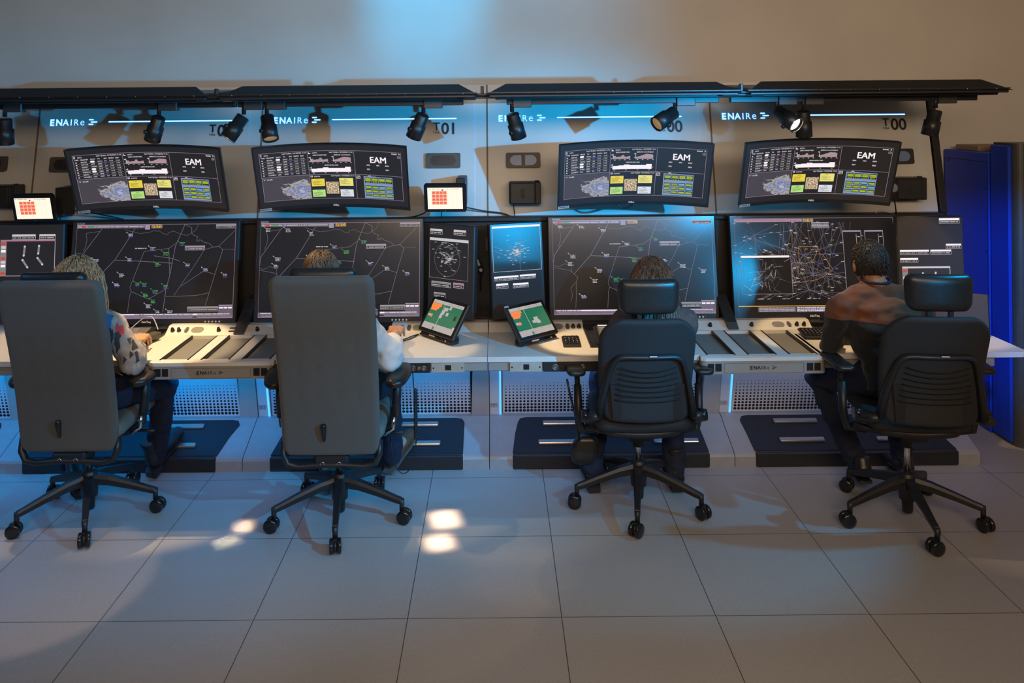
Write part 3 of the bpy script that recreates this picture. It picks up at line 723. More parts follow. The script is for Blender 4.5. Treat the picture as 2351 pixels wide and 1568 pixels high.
# ---- curved dashboard monitors --------------------------------------------
def dash_canvas():
    cv = Canvas(1385, 575); X, Y = 42, 50; r = random.Random(3)
    W = g_wht; q = lambda x: X + x; p = lambda y: Y + y
    cv.rect(0, 0, 1385, 575, m_dash, 0)
    cv.frame(q(0), p(0), q(1300), p(468), 3, g_lav, 2)
    for x in (428, 858): cv.rect(q(x) - 1.5, p(0), q(x) + 1.5, p(468), g_lav, 2)
    cv.rect(q(0), p(230), q(1300), p(233), g_lav, 2)
    # flight list
    cv.frame(q(10), p(10), q(22), p(30), 2.5, W); cv.text('SATL', q(42), p(27), 17, W)
    def upd(x, y): cv.text('Last Update: 16/12/2022 11:16', q(x), p(y), 17.5, W, 'R', bold=.005)
    upd(418, 22); upd(846, 22); upd(846, 250)
    for t, x in (('TYPE', 14), ('CALLSIGN', 58), ('FROM', 146), ('TO', 208), ('EXP', 262), ('ENTRY', 304), ('EXIT', 364)): cv.text(t, q(x), p(50), 15, W, bold=.01)
    rows = [('IBE37VE', '', 'EHCH', '300', '11:00', '11:04'), ('TAP102B', 'LPPT', 'LEMD', '', '11:01', '11:07'), ('AVH001', 'MMMX', 'LEMD', '320', '11:03', '11:05'), ('IBE34PM', '', 'LFPG', '300', '11:04', '11:08'),
            ('ANE28HN', '', 'LEBH', '240', '11:04', '11:10'), ('AEA092', 'MUHA', 'LEMD', '', '11:07', '11:13'), ('ALNMBPG', 'LEAL', 'LEMD', '300', '11:08', '12:12')]
    for i, (c, f, t, e, a, b) in enumerate(rows):
        y = 74 + i * 24
        cv.line([(q(18), p(y - 9)), (q(28), p(y - 1))], 4, W); cv.line([(q(16), p(y - 1)), (q(28), p(y - 9))], 2.2, W)
        cv.text(c, q(62), p(y), 15, W)
        if f: cv.text(f, q(146), p(y), 15, W)
        else: cv.pill(q(142), p(y - 15), q(180), p(y + 3), W)
        cv.text(t, q(205), p(y), 15, W)
        if e: cv.text(e, q(262), p(y), 15, W)
        else: cv.rect(q(258), p(y - 13), q(280), p(y + 2), g_pur, 2)
        cv.text(a, q(306), p(y), 15, W); cv.text(b, q(364), p(y), 15, W)
        if i < 6: cv.rect(q(14), p(y + 7), q(412), p(y + 9), g_gry, 2)
    # charts
    cv.rect(q(438), p(10), q(441), p(30), W); cv.poly([(q(441), p(30)), (q(441), p(18)), (q(448), p(24)), (q(454), p(22)), (q(458), p(30))], W)
    cv.text('SATFC', q(472), p(27), 17, W)
    cv.text('LEMD DEPARTURES', q(540), p(48), 14.5, W, 'C', .01); cv.text('LEMDSUR OCCUPANCY', q(748), p(48), 14.5, W, 'C', .01)
    def chart(x0, y0, w_, h_, vals, mt, ax=W):
        cv.rect(q(x0 - 3), p(y0 - h_ - 8), q(x0), p(y0), ax, 2); n = len(vals)
        for k, v in enumerate(vals): cv.rect(q(x0 + w_ * k / n), p(y0 - h_ * v), q(x0 + w_ * (k + 1) / n), p(y0), mt, 2)
        for k in range(4): cv.greek(q(x0 + 10 + w_ * .3 * k), p(y0 + 6), 12, 5, W, r=r)
    chart(455, 108, 158, 42, [.75, .75, .5, .5, .55, .55, .62, .9, .9, .55, .5, .5, .62, .62], g_pink)
    chart(665, 108, 160, 46, [.4, .45, .5, .55, .7, .75, .85, .95, 1, 1, .95, .97, .95, .85], g_pink)
    cv.text('LEMDSUR EN-LOAD', q(640), p(146), 14.5, W, 'C', .01)
    chart(455, 207, 362, 46, [.72, .72, .8, .8, .96, .96, .82, .82, .82, .82, .82, .82, 1.06, 1.06], g_wht)
    cv.ellipse(q(826), p(190), 6, 6, g_red)
    for y in (62, 98): cv.greek(q(438), p(y), 12, 7, W, r=r); cv.greek(q(650), p(y - 6), 10, 7, W, r=r)
    for y in (160, 180): cv.greek(q(438), p(y), 12, 7, W, r=r)
    # EAM
    cv.text('EAM', q(1078), p(112), 82, W, 'C', .022, res=3)
    for t, x, y in (('AFN', 985, 142), ('AIN', 1075, 142), ('ENN', 1162, 142), ('ESN', 985, 182), ('REN', 1162, 182)): cv.text(t, q(x), p(y), 17, W, 'C', .01)
    cv.text('ENAIRE', q(1212), p(22), 15, W, bold=.015); cv.line([(q(1278), p(10)), (q(1288), p(16)), (q(1278), p(22))], 3.5, W); cv.pill(q(1262), p(33), q(1292), p(55), g_gry); cv.greek(q(1267), p(40), 20, 8, g_blk, 4, r)
    # weather map
    cv.rect(q(3), p(233), q(426), p(465), m_weather, 1)
    cv.text('SAGER', q(44), p(260), 17, W); cv.line([(q(14), p(246)), (q(22), p(258)), (q(32), p(246))], 2, W)
    # notices
    cv.frame(q(438), p(240), q(456), p(254), 3, W); cv.text('DARWIS', q(468), p(254), 15, W)
    for x0, y0, x1, y1, mt in ((440, 272, 562, 345, g_yel), (700, 268, 830, 345, g_yel2), (442, 380, 560, 450, g_pgr), (702, 380, 826, 450, g_pwh)):
        cv.rect(q(x0), p(y0), q(x1), p(y1), mt, 1); cv.greek(q(x0 + 45), p(y0 + 8), 30, 6, g_note, r=r)
        for k in range(4): cv.greek(q(x0 + 8 + r.uniform(0, 14)), p(y0 + 24 + 10 * k), r.uniform(50, 95), 4.5, g_note, 2, r=r)
    cv.rect(q(572), p(304), q(690), p(422), m_aerial, 1)
    # status board
    cv.frame(q(866), p(242), q(900), p(270), 3, W); cv.line([(q(873), p(263)), (q(880), p(252)), (q(887), p(258)), (q(893), p(248))], 3, W)
    cv.rect(q(932), p(250), q(1205), p(460), g_pbl, 1); cv.rect(q(932), p(246), q(1050), p(250), g_lav, 1); cv.text('LEMD', q(975), p(245), 11, W, bold=.02)
    for a in range(4):
        for b in range(4):
            x = 942 + b * 66; y = (258, 336, 374, 414)[a]; hh = (52, 30, 30, 30)[a]
            if a == 3 and b == 0: y += 4; hh = 20
            cv.rect(q(x), p(y), q(x + 60), p(y + hh), g_blk, 2); mt = g_cyan if (a, b) in ((1, 2), (2, 3)) else g_chip
            for k in range(max(1, hh // 11)): 
                if a == 0 and k == 3: cv.greek(q(x + 8), p(y + 42), 44, 5, g_chip, 4, r)
                else: cv.rect(q(x + 4), p(y + 7 + k * 10), q(x + 56), p(y + 14 + k * 10), mt, 3)
    return cv
_dash = dash_canvas()
def curved(name, cx, yaw, label, yc=4.33, zc=1.625, tilt=21.5, w_=.815, h_=.375, hgt_off=0):
    r = empty(name, (cx, yc, zc), math.radians(yaw), label, 'monitor', 'curved dashboard monitors on the fascia')
    t = math.radians(tilt); n = Vector((0, -math.cos(t), -math.sin(t))); up = Vector((0, -math.sin(t), math.cos(t)))
    sag = 0.050
    def fm(u, v, o):
        a = 2 * u - 1
        return Vector((a * w_ / 2, 0, 0)) + up * ((.5 - v) * h_) + n * (o - sag * (1 - a * a) + sag * .6)
    b = MB(); N = 24; pts = []
    for back in (0, 1):
        for i in range(N + 1):
            a = -1 + 2 * i / N
            for v in ((-.5, .5) if True else ()):
                hh = h_ * (1 if not back else .97)
                th = 0 if not back else .030
                pts.append(Vector((a * w_ / 2 * (1 if not back else .99), 0, 0)) + up * (v * hh) + n * (-th - sag * (1 - a * a) + sag * .6))
    fs = []
    M = 2 * (N + 1)
    for i in range(N):
        a = 2 * i; fs += [(a, a + 2, a + 3, a + 1), (M + a, M + a + 1, M + a + 3, M + a + 2), (a, M + a, M + a + 2, a + 2), (a + 1, a + 3, M + a + 3, M + a + 1)]
    fs += [(0, 1, M + 1, M), (2 * N, M + 2 * N, M + 2 * N + 1, 2 * N + 1)]
    b.add(pts, fs, 0, False)
    b.build('curved_housing', m_black, r)
    cv = _dash; o = cv.build('screen', lambda u, v, o: fm(.012 + .976 * u, .018 + .93 * v, .0012 + o), r, lift=.0003)
    cv = Canvas(100, 48); cv.text('DELL', 50, 46.8, 1.7, g_tag, 'C', .03); cv.rect(.6, 46.0, 8.0, 47.9, m_label, 1); cv.greek(1.4, 46.5, 6, .8, m_lettblack, 2)
    cv.build('badge', lambda u, v, o: fm(u, v, .0015 + o), r, lift=.0003)
    b = MB(); b.box(n * -.095, (.14, .07, .12), Matrix.Rotation(t, 3, 'X'), .01); b.tube([n * -.12, Vector((0, .30, .02)), Vector((0, .42, .02))], .022, 10); b.bb(-.06, .06, .40, .425, -.06, .10, .003)
    b.build('wall_arm', m_black, r)
    return r
proto_d = curved('curved_monitor', -1.845, 0, 'curved wide dashboard monitor furthest left, above the first radar screen')
def curved_copy(cx, yaw, label):
    c = copy_tree(proto_d); c.location = (cx, 4.33, 1.625); c.rotation_euler = (0, 0, math.radians(yaw)); c['label'] = label; return c
curved_copy(-.868, -1, 'curved wide dashboard monitor left of the centre seam, beside a small tablet')
curved_copy(.735, 1, 'curved wide dashboard monitor right of the centre seam, beside a black speaker box')
curved_copy(1.71, 0, 'curved wide dashboard monitor furthest right, beside the round black lens')

# ---- large radar monitors ---------------------------------------------------
def win(cv, x0, y0, x1, y1, r, head=g_wht):
    q = (y1 - y0) * .06
    cv.rect(x0, y0, x1, y1, g_blk, 1); cv.frame(x0, y0, x1, y1, q, g_tag, 2); cv.rect(x0 + q, y0 + q, x1 - q, y0 + (y1 - y0) * .42, head, 2)
    cv.greek(x0 + 4 * q, y0 + (y1 - y0) * .58, (x1 - x0) - 9 * q, (y1 - y0) * .2, g_tag, 3, r)
def actag(cv, x, y, mt, r, dx=1, n=3):
    cv.ellipse(x, y, 4, 4, mt, 3, 8); cv.line([(x, y), (x + 18 * dx, y + 14)], 1.8, mt)
    for k in range(n): cv.greek(x + (18 if dx > 0 else -60), y + 12 + 11 * k, r.uniform(30, 46), 6.5, mt if k < 2 else (mt if r.random() < .5 else g_blu), 3, r)
def radar(variant, clock):
    cv = Canvas(1430, 850); ox, oy = 620, 105; r = random.Random(40 + variant)
    T = lambda pts: [(x - ox, y - oy) for x, y in pts]
    cv.rect(0, 0, 1430, 850, m_radar, 0)
    x0, y0, x1, y1 = 35, 25, 1405, 800
    cv.line([(x0, y0), (x1, y0), (x1, y1)], 2.5, g_lav, 2)
    cv.line([(x0, y0), (x0, y1)], 2, g_line, 2)
    if variant < 4:
        s = {1: 0, 2: -30, 3: -22}[variant]; sh = 0
        lines = [([(870, 165), (690, 415), (657, 480)], 2.8), ([(1155, 165), (1000, 420), (850, 578)], 2.8), ([(735, 200), (850, 185)], 1.8), ([(735, 200), (746, 250), (742, 300), (722, 350)], 1.8),
            ([(1070, 170), (1100, 182), (1200, 205), (1275, 198), (1300, 190), (1320, 182), (1345, 188), (1365, 184), (1400, 208), (1440, 218), (1445, 200), (1490, 188), (1540, 210), (1610, 225), (1645, 205), (1680, 180), (1700, 138)], 1.6),
            ([(1585, 132), (1645, 162), (1645, 205)], 2.2), ([(1585, 132), (1512, 312), (1495, 420), (1475, 560), (1450, 660), (1432, 855)], 3.0),
            ([(1645, 205), (1660, 222), (1700, 235), (1690, 270), (1712, 275), (1716, 260), (1760, 285), (1800, 293), (1835, 325), (1860, 322), (1885, 317)], 2.2), ([(1885, 317), (2025, 180)], 2.0),
            ([(1885, 317), (1920, 348), (1860, 550), (1790, 805)], 2.4), ([(1885, 317), (1835, 325), (1760, 345), (1700, 450), (1565, 650), (1520, 720)], 2.0),
            ([(1920, 348), (1960, 340), (1990, 348), (2020, 342)], 1.4),
            ([(1000, 425), (1205, 435), (1495, 455)], 2.8), ([(1245, 355), (1455, 332), (1515, 290)], 2.2), ([(1245, 355), (1140, 650), (1155, 685), (1305, 748), (1450, 665)], 2.2), ([(1155, 685), (1142, 720), (1133, 855)], 2.0),
            ([(1450, 727), (1710, 722), (1815, 700)], 2.2), ([(1575, 645), (1765, 520), (1860, 550)], 2.0), ([(657, 520), (820, 545), (885, 605), (870, 640), (822, 690), (835, 750), (820, 800)], 1.8), ([(657, 500), (720, 515), (770, 490), (830, 505), (835, 560)], 1.6), ([(870, 640), (868, 760), (860, 855)], 1.8)]
        if variant == 1: lines += [([(1455, 332), (1475, 550)], 2.6), ([(1330, 392), (1490, 415), (1560, 440)], 2.6)]
        for pts, w_ in lines: cv.line(T([(max(656, x + s), y) for x, y in pts]), w_ * 1.15, g_line, 2)
        tags = [(1085, 195, 0), (1280, 310, 0), (1090, 400, 0), (1025, 525, 0), (990, 607, 0), (900, 738, 0), (800, 405, 0), (795, 465, 0), (1590, 448, 0), (1745, 490, 0), (1915, 535, 0), (1270, 780, 0), (1355, 842, 0), (1455, 845, 0)]
        tags += [(1530, 270, 1), (1395, 350, 1), (1330, 440, 1), (1228, 605, 1), (1170, 600, 1), (1320, 663, 1), (1410, 622, 1), (1240, 690, 1), (1310, 740, 1)]
        if variant > 1: tags += [(880, 165, 0), (705, 160, 0)]
        for x, y, c in tags:
            if y > 840: y = 838
            cv_n = 2 if y > 800 else 3
            actag(cv, x + s * (1 if variant > 1 else 0) - ox + (r.uniform(-10, 10) if variant > 1 else 0), y - oy - (8 if y > 800 else 0), g_grn if c else g_tag, r, n=cv_n)
        cv.greek(1165 + s - ox, 326 - oy, 100, 7, g_tag, 3, r)
        win(cv, 1595 + s - ox, 312 - oy, 1765 + s - ox, 348 - oy, r, g_lav)
        cv.rect(x0, 30, 620, 56, g_lav2, 2); cv.greek(x0 + 8, 38, 570, 9, g_tag, 3, r); cv.rect(x0 + 40, 36, x0 + 75, 50, g_red, 4); cv.rect(x0 + 90, 38, x0 + 150, 48, g_grn, 4)
        cv.rect(x0, 26, 760, 32, g_lav, 3); cv.rect(622, 28, 664, 68, g_lav, 2)
        win(cv, 1235, 30, 1405, 62, r, g_lav)
    else:
        hubs = [(x0 + 170, 160), (560, 430), (690, 500), (640, 620), (520, 560), (800, 480), (610, 330)]
        rr = random.Random(11)
        for hx, hy in hubs:
            for k in range(16 if hx > 400 else 11):
                a = rr.uniform(0, 2 * PI); d = rr.uniform(120, 620); ex = min(max(hx + d * math.cos(a), x0 + 2), x1 - 3); ey = min(max(hy + d * .75 * math.sin(a), y0 + 34), 690)
                cv.line([(hx, hy), (ex, ey)], 1.7, g_dim if k % 2 else g_line, 2); cv.greek(ex - 14, ey - 3, 26, 4.5, g_tag, 3, rr)
        for k in range(26):
            ax = rr.uniform(420, 1050); bx_ = ax + rr.uniform(-260, 200); cv.line([(ax, y0 + 36), (min(max(bx_, 400), 1100), rr.uniform(300, 680))], 1.5, g_line, 2)
        for k in range(60): cv.greek(rr.uniform(60, 1300), rr.uniform(80, 680), 26, 4.5, g_tag, 3, rr)
        for k in range(9): cv.greek(rr.uniform(480, 900), rr.uniform(240, 560), 28, 6, g_blu, 4, rr); 
        g_oran = G('orangeline', (.55, .24, .05), .8)
        cv.line([(575, 262), (740, 262), (725, 320), (690, 380), (640, 400), (520, 395), (500, 410), (530, 545), (545, 560), (720, 535), (790, 500), (860, 455), (780, 330), (745, 320)], 3, g_oran, 4); cv.line([(575, 262), (575, 400)], 3, g_oran, 4)
        cv.line([(560, 420), (560, 480), (590, 495), (620, 480), (600, 430)], 2.5, g_oran, 4)
        # inset map
        cv.rect(75, 340, 505, 650, m_radar, 4); cv.frame(75, 340, 505, 650, 3, g_lav, 5); cv.rect(75, 334, 490, 350, g_wht, 5)
        for k in range(90):
            a, b_ = rr.gauss(290, 70), rr.gauss(500, 55); c_, d_ = a + rr.gauss(0, 55), b_ + rr.gauss(0, 45); q_ = lambda v, lo, hi: min(max(v, lo), hi)
            cv.line([(q_(a, 90, 495), q_(b_, 360, 640)), (q_(c_, 90, 495), q_(d_, 360, 640))], 1.5, g_dim if k % 3 else g_tag, 5)
        cv.rect(x0, 30, 620, 54, g_lav, 2); cv.greek(x0 + 8, 38, 560, 8, g_red, 3, r)
        win(cv, 700, 60, 850, 84, r, g_lav); win(cv, 700, 86, 850, 108, r, g_lav)
        for xa in (960, 1150): 
            cv.rect(xa, 130, xa + 160, 690, m_radar, 4); cv.frame(xa, 130, xa + 160, 690, 4, g_lav, 5); cv.rect(xa, 130, xa + 160, 142, g_lav, 5); cv.line([(xa + 118, 160), (xa + 122, 680)], 2.5, g_tag, 5)
            for k in range(7): cv.greek(xa + 126, 180 + 70 * k, 22, 7, g_tag, 5, rr)
        cv.rect(x0, 745, x1, 750, g_org, 5)
        cv.rect(200, 755, 520, 795, g_lav2, 4)
        for k in range(3): cv.greek(210, 760 + 12 * k, 300, 6, g_tag, 5, rr)
    cxx = 677 if variant < 4 else 625
    cv.rect(cxx, 30, cxx + 92, 56, g_blk, 4); cv.frame(cxx, 30, cxx + 92, 56, 2, g_tag, 5); cv.text(clock, cxx + 46, 51, 24, g_org, 'C', .04, 5)
    # bottom bars
    b0 = 760 if variant < 4 else 752
    if variant < 4:
        cv.rect(x0, b0, x1, 800, g_lav2, 2); cv.rect(x0, 798, x1, 802, g_lav, 3)
        for k in range(3): cv.greek(x0 + 20 + 10 * k, b0 + 5 + 12 * k, 1330, 6, g_lav if k else g_wht, 3, r)
        cv.rect(x0 + 230, b0 + 4, x0 + 540, b0 + 12, g_wht, 4); cv.rect(1070, b0 + 4, 1105, b0 + 14, g_wht, 4); cv.rect(1068, b0 + 28, 1105, b0 + 36, g_blk, 5)
        win(cv, 1020, 708, 1282, 745, r, g_gry); cv.rect(1285, 694, 1400, 760, g_lav2, 3); cv.rect(1285, 694, 1400, 702, g_lav, 4)
        for k in range(3): cv.rect(1290 + k * 38, 712, 1322 + k * 38, 724, g_wht, 4)
    else:
        cv.rect(525, 752, 1100, 798, g_lav2, 2)
        for k in range(3): cv.greek(530, 758 + 13 * k, 540, 7, g_wht, 3, r)
    cv.text('SCIOTEQ' if False else 'ScioTeq', 675, 836, 24, G('badge', (.8, .55, .35), .8), 'C', .03, 3)
    for k in range(5): cv.ellipse(1176 + 30 * k, 829, 6.5, 6.5, g_tag, 3, 12); cv.ellipse(1176 + 30 * k, 829, 3.5, 3.5, mat('button_core', (.2, .15, .1), .4), 4, 10)
    cv.ellipse(1317, 823, 2, 2, g_lgr, 3, 6)
    cv.rect(34, 8, 100, 20, m_label, 3); cv.greek(40, 11, 54, 5, m_lettblack, 4, r)
    return cv
def flat_monitor(name, c, yaw, lean, w_, h_, th, canvas, label, cat='monitor', group=None, housing=None, foot=True):
    """c: centre of the screen face; yaw degrees (+ turns the face to +X), lean degrees back"""
    r = empty(name, c, math.radians(yaw), label, cat, group); l = math.radians(lean)
    up = Vector((0, math.sin(l), math.cos(l))); n = Vector((0, -math.cos(l), math.sin(l)))
    R = Matrix((Vector((1, 0, 0)), -n, up)).transposed()
    b = MB(); b.box(n * (-th / 2), (w_, th, h_), R, .006); b.box(n * (-th - .015), (w_ * .7, .03, h_ * .7), R, .01)
    b.build('housing', housing or m_black, r)
    canvas.build('screen', plane_map(n * .0012, (1, 0, 0), up, w_ - .012, h_ - .012), r, lift=.0003)
    return r, n, up, R
RY = 4.635
MX = [-1.957, -.900, .776, 1.820]
lab = ['large flat radar screen at the left, in front of the woman in the patterned sweater', 'large flat radar screen left of the centre, behind the grey chair of the white-sleeved man', 'large flat radar screen right of the centre, in front of the long-haired woman', 'large flat radar screen with orange outlines, in front of the man at the right']
for i, (x, ck) in enumerate(zip(MX, ('12:10:29', '12:12:03', '12:12:03', '15:42:15'))):
    flat_monitor('radar_monitor', (x, RY, 1.068), 0, 9.0, .965, .590, .05, radar(i + 1, ck), lab[i], group=None)
# ---- upright side screens ----------------------------------------------------
def side_canvas(kind):
    r = random.Random(90 + kind)
    if kind == 0:   # far left: window with four bars
        cv = Canvas(45, 56); cv.rect(0, 0, 45, 56, scr('side_dark_a', .011, .45), 0)
        k = 45 / 620.0
        for a, b in ((205 + 5, 400), (425 + 5, 560)): win(cv, a * k, 75 * k, b * k, 115 * k, r, g_tag)
        x0, y0, x1, y1 = 118 * k, 108 * k + .6, 560 * k, 400 * k
        cv.frame(x0, y0, x1, y1, .25, g_tag, 2); cv.rect(x0, y0, x1, y0 + .9, G('pinkhead', (.5, .2, .3), .8), 3); cv.rect(x0, y0 + 1, x0 + 3.6, y1, g_gry, 3)
        for j in range(9): cv.rect(x0 + .5, y0 + 1.5 + j * 2.1, x0 + 3.2, y0 + 2.9 + j * 2.1, (g_red, g_tag, g_wht, g_gry)[j % 4], 4)
        for (a, b), (c, d) in (((315, 170), (308, 240)), ((430, 165), (425, 225)), ((300, 275), (340, 332)), ((420, 260), (460, 310))): 
            cv.line([(a * k, b * k), (c * k, d * k)], 1.2, g_gry, 3); cv.ellipse(a * k, b * k, .6, .6, g_tag, 4); cv.ellipse(c * k, d * k, .6, .6, g_tag, 4)
    elif kind in (1, 2):
        cv = Canvas(33, 51); base = scr('side_brown', .012, .42) if kind == 1 else scr('side_blue', .008, .23)
        cv.rect(0, 0, 33, 51, base, 0)
        if kind == 1:
            win(cv, .8, 2.6, 10, 5.6, r, g_tag); win(cv, 18.5, 2.2, 27.5, 5.2, r, g_tag)
            cv.frame(.6, 7.6, 29.5, 37 - 6.5, .22, g_gry, 2); cv.rect(.6, 7.6, 29.5, 9.2, g_tag, 2)
            cx, cy, rx, ry = 14, 19.5, 9.5, 9.5
        else:
            cv.rect(1, 1, 32, 2.1, g_wht, 2); cv.frame(1, 1, 32, 26, .2, g_tag, 2); cx, cy, rx, ry = 16, 15, 10, 7
            win(cv, 1.2, 28.3, 16.8, 30.8, r); win(cv, 17.6, 28.2, 28, 30.6, r); win(cv, 2.4, 32.2, 10, 35, r); win(cv, 13, 32.6, 23, 35.2, r)
        for j in range(70):
            a = r.uniform(0, 2 * PI); d = abs(r.gauss(0, .55)); x, y = cx + rx * d * math.cos(a), cy + ry * d * math.sin(a)
            x = min(max(x, 1.5), 26); y = min(max(y, 10 if kind == 1 else 3), 29 if kind == 1 else 25)
            cv.greek(x, y, 1.6, .34, g_tag, 3, r)
            if j % 3 == 0: cv.line([(x, y), (min(max(x + r.gauss(0, 4), 1), 28), min(max(y + r.gauss(0, 4), 10 if kind == 1 else 3), 29 if kind == 1 else 25))], .12, g_gry, 2)
        if kind == 1:
            cv.line([(cx + rx * math.cos(q * PI / 12), cy + ry * math.sin(q * PI / 12)) for q in range(25)], .14, g_gry, 2)
            win(cv, 2.6, 32.4, 17, 35.3, r, g_gry); win(cv, 19, 32, 26.5, 34.9, r, G('pinkhead', (.5, .2, .3), .8)); win(cv, 4.6, 38.6, 13.2, 41.4, r, g_gry)
        else:
            cv.line([(1, 12), (20, 17)], .14, g_gry, 2); cv.line([(1, 14), (16, 20)], .14, g_gry, 2); cv.line([(19.5, 2), (18, 26)], .14, g_gry, 2)
    else:
        cv = Canvas(38, 55); cv.rect(0, 0, 38, 55, scr('side_dark_b', .012, .45), 0)
        win(cv, 24.5, .6, 36.5, 3.6, r, g_wht); win(cv, 28, 14.8, 37, 17.4, r, g_wht); win(cv, 1.0, 18, 18, 20.6, r, g_wht); win(cv, 18.8, 18, 31, 20.6, r, g_wht); win(cv, 1, 22.4, 11.5, 25, r, g_wht)
        cv.frame(2, 27.2, 30, 46, .3, g_tag, 2); cv.rect(2, 27.2, 30, 28.2, g_tag, 3); cv.rect(2, 28.2, 5.2, 46, g_gry, 3)
        for j in range(8): cv.rect(2.5, 28.8 + j * 2, 4.7, 30.2 + j * 2, (g_red, g_gry, g_wht, g_tag)[j % 4], 4)
        for a, b, c, d in ((14, 30.5, 13.5, 36), (21.5, 30.2, 21, 35), (12, 38, 15, 42), (21, 37.5, 24, 41)): cv.line([(a, b), (c, d)], 1, g_tag, 3)
    return cv
m_side = mat('side_housing', (0.03, 0.03, 0.034), 0.4, noise=.08)
flat_monitor('side_monitor', (-2.69, 4.62, 1.068), 0, 4, .45, .57, .04, side_canvas(0), 'dark side screen showing four grey bars, cut by the left edge of the picture')
flat_monitor('upright_monitor', (-.262, 4.60, 1.07), -31, 3, .315, .52, .04, side_canvas(1), 'upright brownish screen turned sideways, left of the centre seam', housing=m_side)
flat_monitor('upright_monitor', (.118, 4.575, 1.075), 17.5, 6, .318, .53, .04, side_canvas(2), 'upright screen lit bright blue, right of the centre seam', housing=m_side)
flat_monitor('upright_monitor', (2.405, 4.50, 1.085), 0, 3, .372, .56, .04, side_canvas(3), 'tall side screen at the right end of the desk, with a warm glare', housing=m_black)
# ---- small tablets on the fascia -----------------------------------------------
def tablet_canvas(cv_mt=g_cream):
    cv = Canvas(100, 72); r = random.Random(5); cv.rect(0, 0, 100, 72, m_blackgloss, 0); cv.rect(7, 8, 93, 64, cv_mt, 1)
    for k in range(12): cv.rect(8, 14 + k * 4.2, 92, 14.15 + k * 4.2, g_crd, 2)
    for k in range(8): cv.rect(10 + k * 11.5, 14, 10.2 + k * 11.5, 63, g_crd, 2)
    cv.greek(9, 10, 30, 2, g_crd, 3, r); cv.greek(55, 10, 30, 2, g_crd, 3, r)
    for a in range(4):
        for b in range(4): cv.rect(18 + b * 9.2, 17 + a * 9, 26.4 + b * 9.2, 25 + a * 9, g_ora, 3); cv.greek(20 + b * 9.2, 20 + a * 9, 5, 1.2, G('keytext', (.4, .02, .02), .8), 4, r)
    cv.rect(42, 12, 46, 16, g_red, 4); cv.text('e', 49, 69.6, 3, g_tag)
    return cv
_tab = tablet_canvas()
for c, yaw, tilt, label in (((-2.578, 4.53, 1.452), 3, 16, 'small lit tablet with red squares at the far left of the fascia'), ((-.282, 4.50, 1.49), -2, 14, 'small lit tablet with red squares left of the centre seam')):
    r = empty('wall_tablet', c, math.radians(yaw), label, 'tablet', 'small tablets on the fascia'); t = math.radians(tilt)
    up = Vector((0, -math.sin(t), math.cos(t))); n = Vector((0, -math.cos(t), -math.sin(t))); R = Matrix((Vector((1, 0, 0)), -n, up)).transposed()
    MB().box(n * -.013, (.236, .026, .17), R, .012).build('housing', m_blackgloss, r)
    cv = Canvas(100, 72); cv.items = _tab.items; cv.mats = _tab.mats
    cv.build('screen', plane_map(n * .0012, (1, 0, 0), up, .226, .16), r, lift=.0003)
    b = MB(); b.tube([n * -.02, Vector((0, .15, .0)), Vector((.06, .25, .01))], .013, 8); b.bb(.05, .10, .14, .34, -.07, .10, .004); b.build('wall_arm', m_black, r)
# ---- desk tablets with stands --------------------------------------------------------
def strip_canvas(k):
    cv = Canvas(100, 72); r = random.Random(60 + k); cv.rect(0, 0, 100, 72, m_blackgloss, 0)
    cv.rect(6, 6, 94, 66, g_green2, 1); cv.rect(6, 6, 94, 12.5, g_pap, 2); cv.rect(6, 54, 94, 66, g_pap, 2)
    for a in range(3): cv.greek(8, 55.5 + 3.6 * a, 84, 1.4, g_crd, 3, r)
    cv.rect(41, 12, 42.2, 60, g_pap, 3); cv.rect(36, 59, 40, 66, g_green2, 3); cv.rect(41, 61, 44, 64, g_lgr, 3); cv.rect(7, 8, 9, 11, g_lgr, 3); cv.rect(32, 7, 35, 11, g_lgr, 3)
    cv.poly([(6.5, 13), (34, 13), (34, 19), (30, 19), (30, 24), (26, 24), (26, 28), (8, 28), (8, 22), (6.5, 22)], g_orn2, 3)
    cv.rect(8, 36, 14, 41, g_pap, 3); cv.rect(14, 36, 21, 42, g_orn2, 3)
    if k == 0:
        for x0, y0, x1, y1 in ((60, 32, 67, 42), (54, 38, 60, 44), (60, 40, 70, 46)): cv.rect(x0, y0, x1, y1, g_pap, 3)
        cv.poly([(56, 32), (62, 32), (62, 38), (68, 38), (68, 44), (50, 44), (50, 38), (56, 38)], g_pap, 2)
    else:
        for x0, y0, x1, y1 in ((44, 17, 56, 24), (42, 24, 50, 32), (40, 30, 47, 40), (58, 13, 64, 20), (55, 26, 62, 33), (88, 50, 94, 57)): cv.rect(x0, y0, x1, y1, g_pap, 3)
        cv.pill(82, 28, 85, 38, mat('reflect', (.05, .15, .10), .4), 3)
    for a in range(6): cv.greek(50 + a * 7, 8, 4, 2, g_gry, 3, r)
    return cv
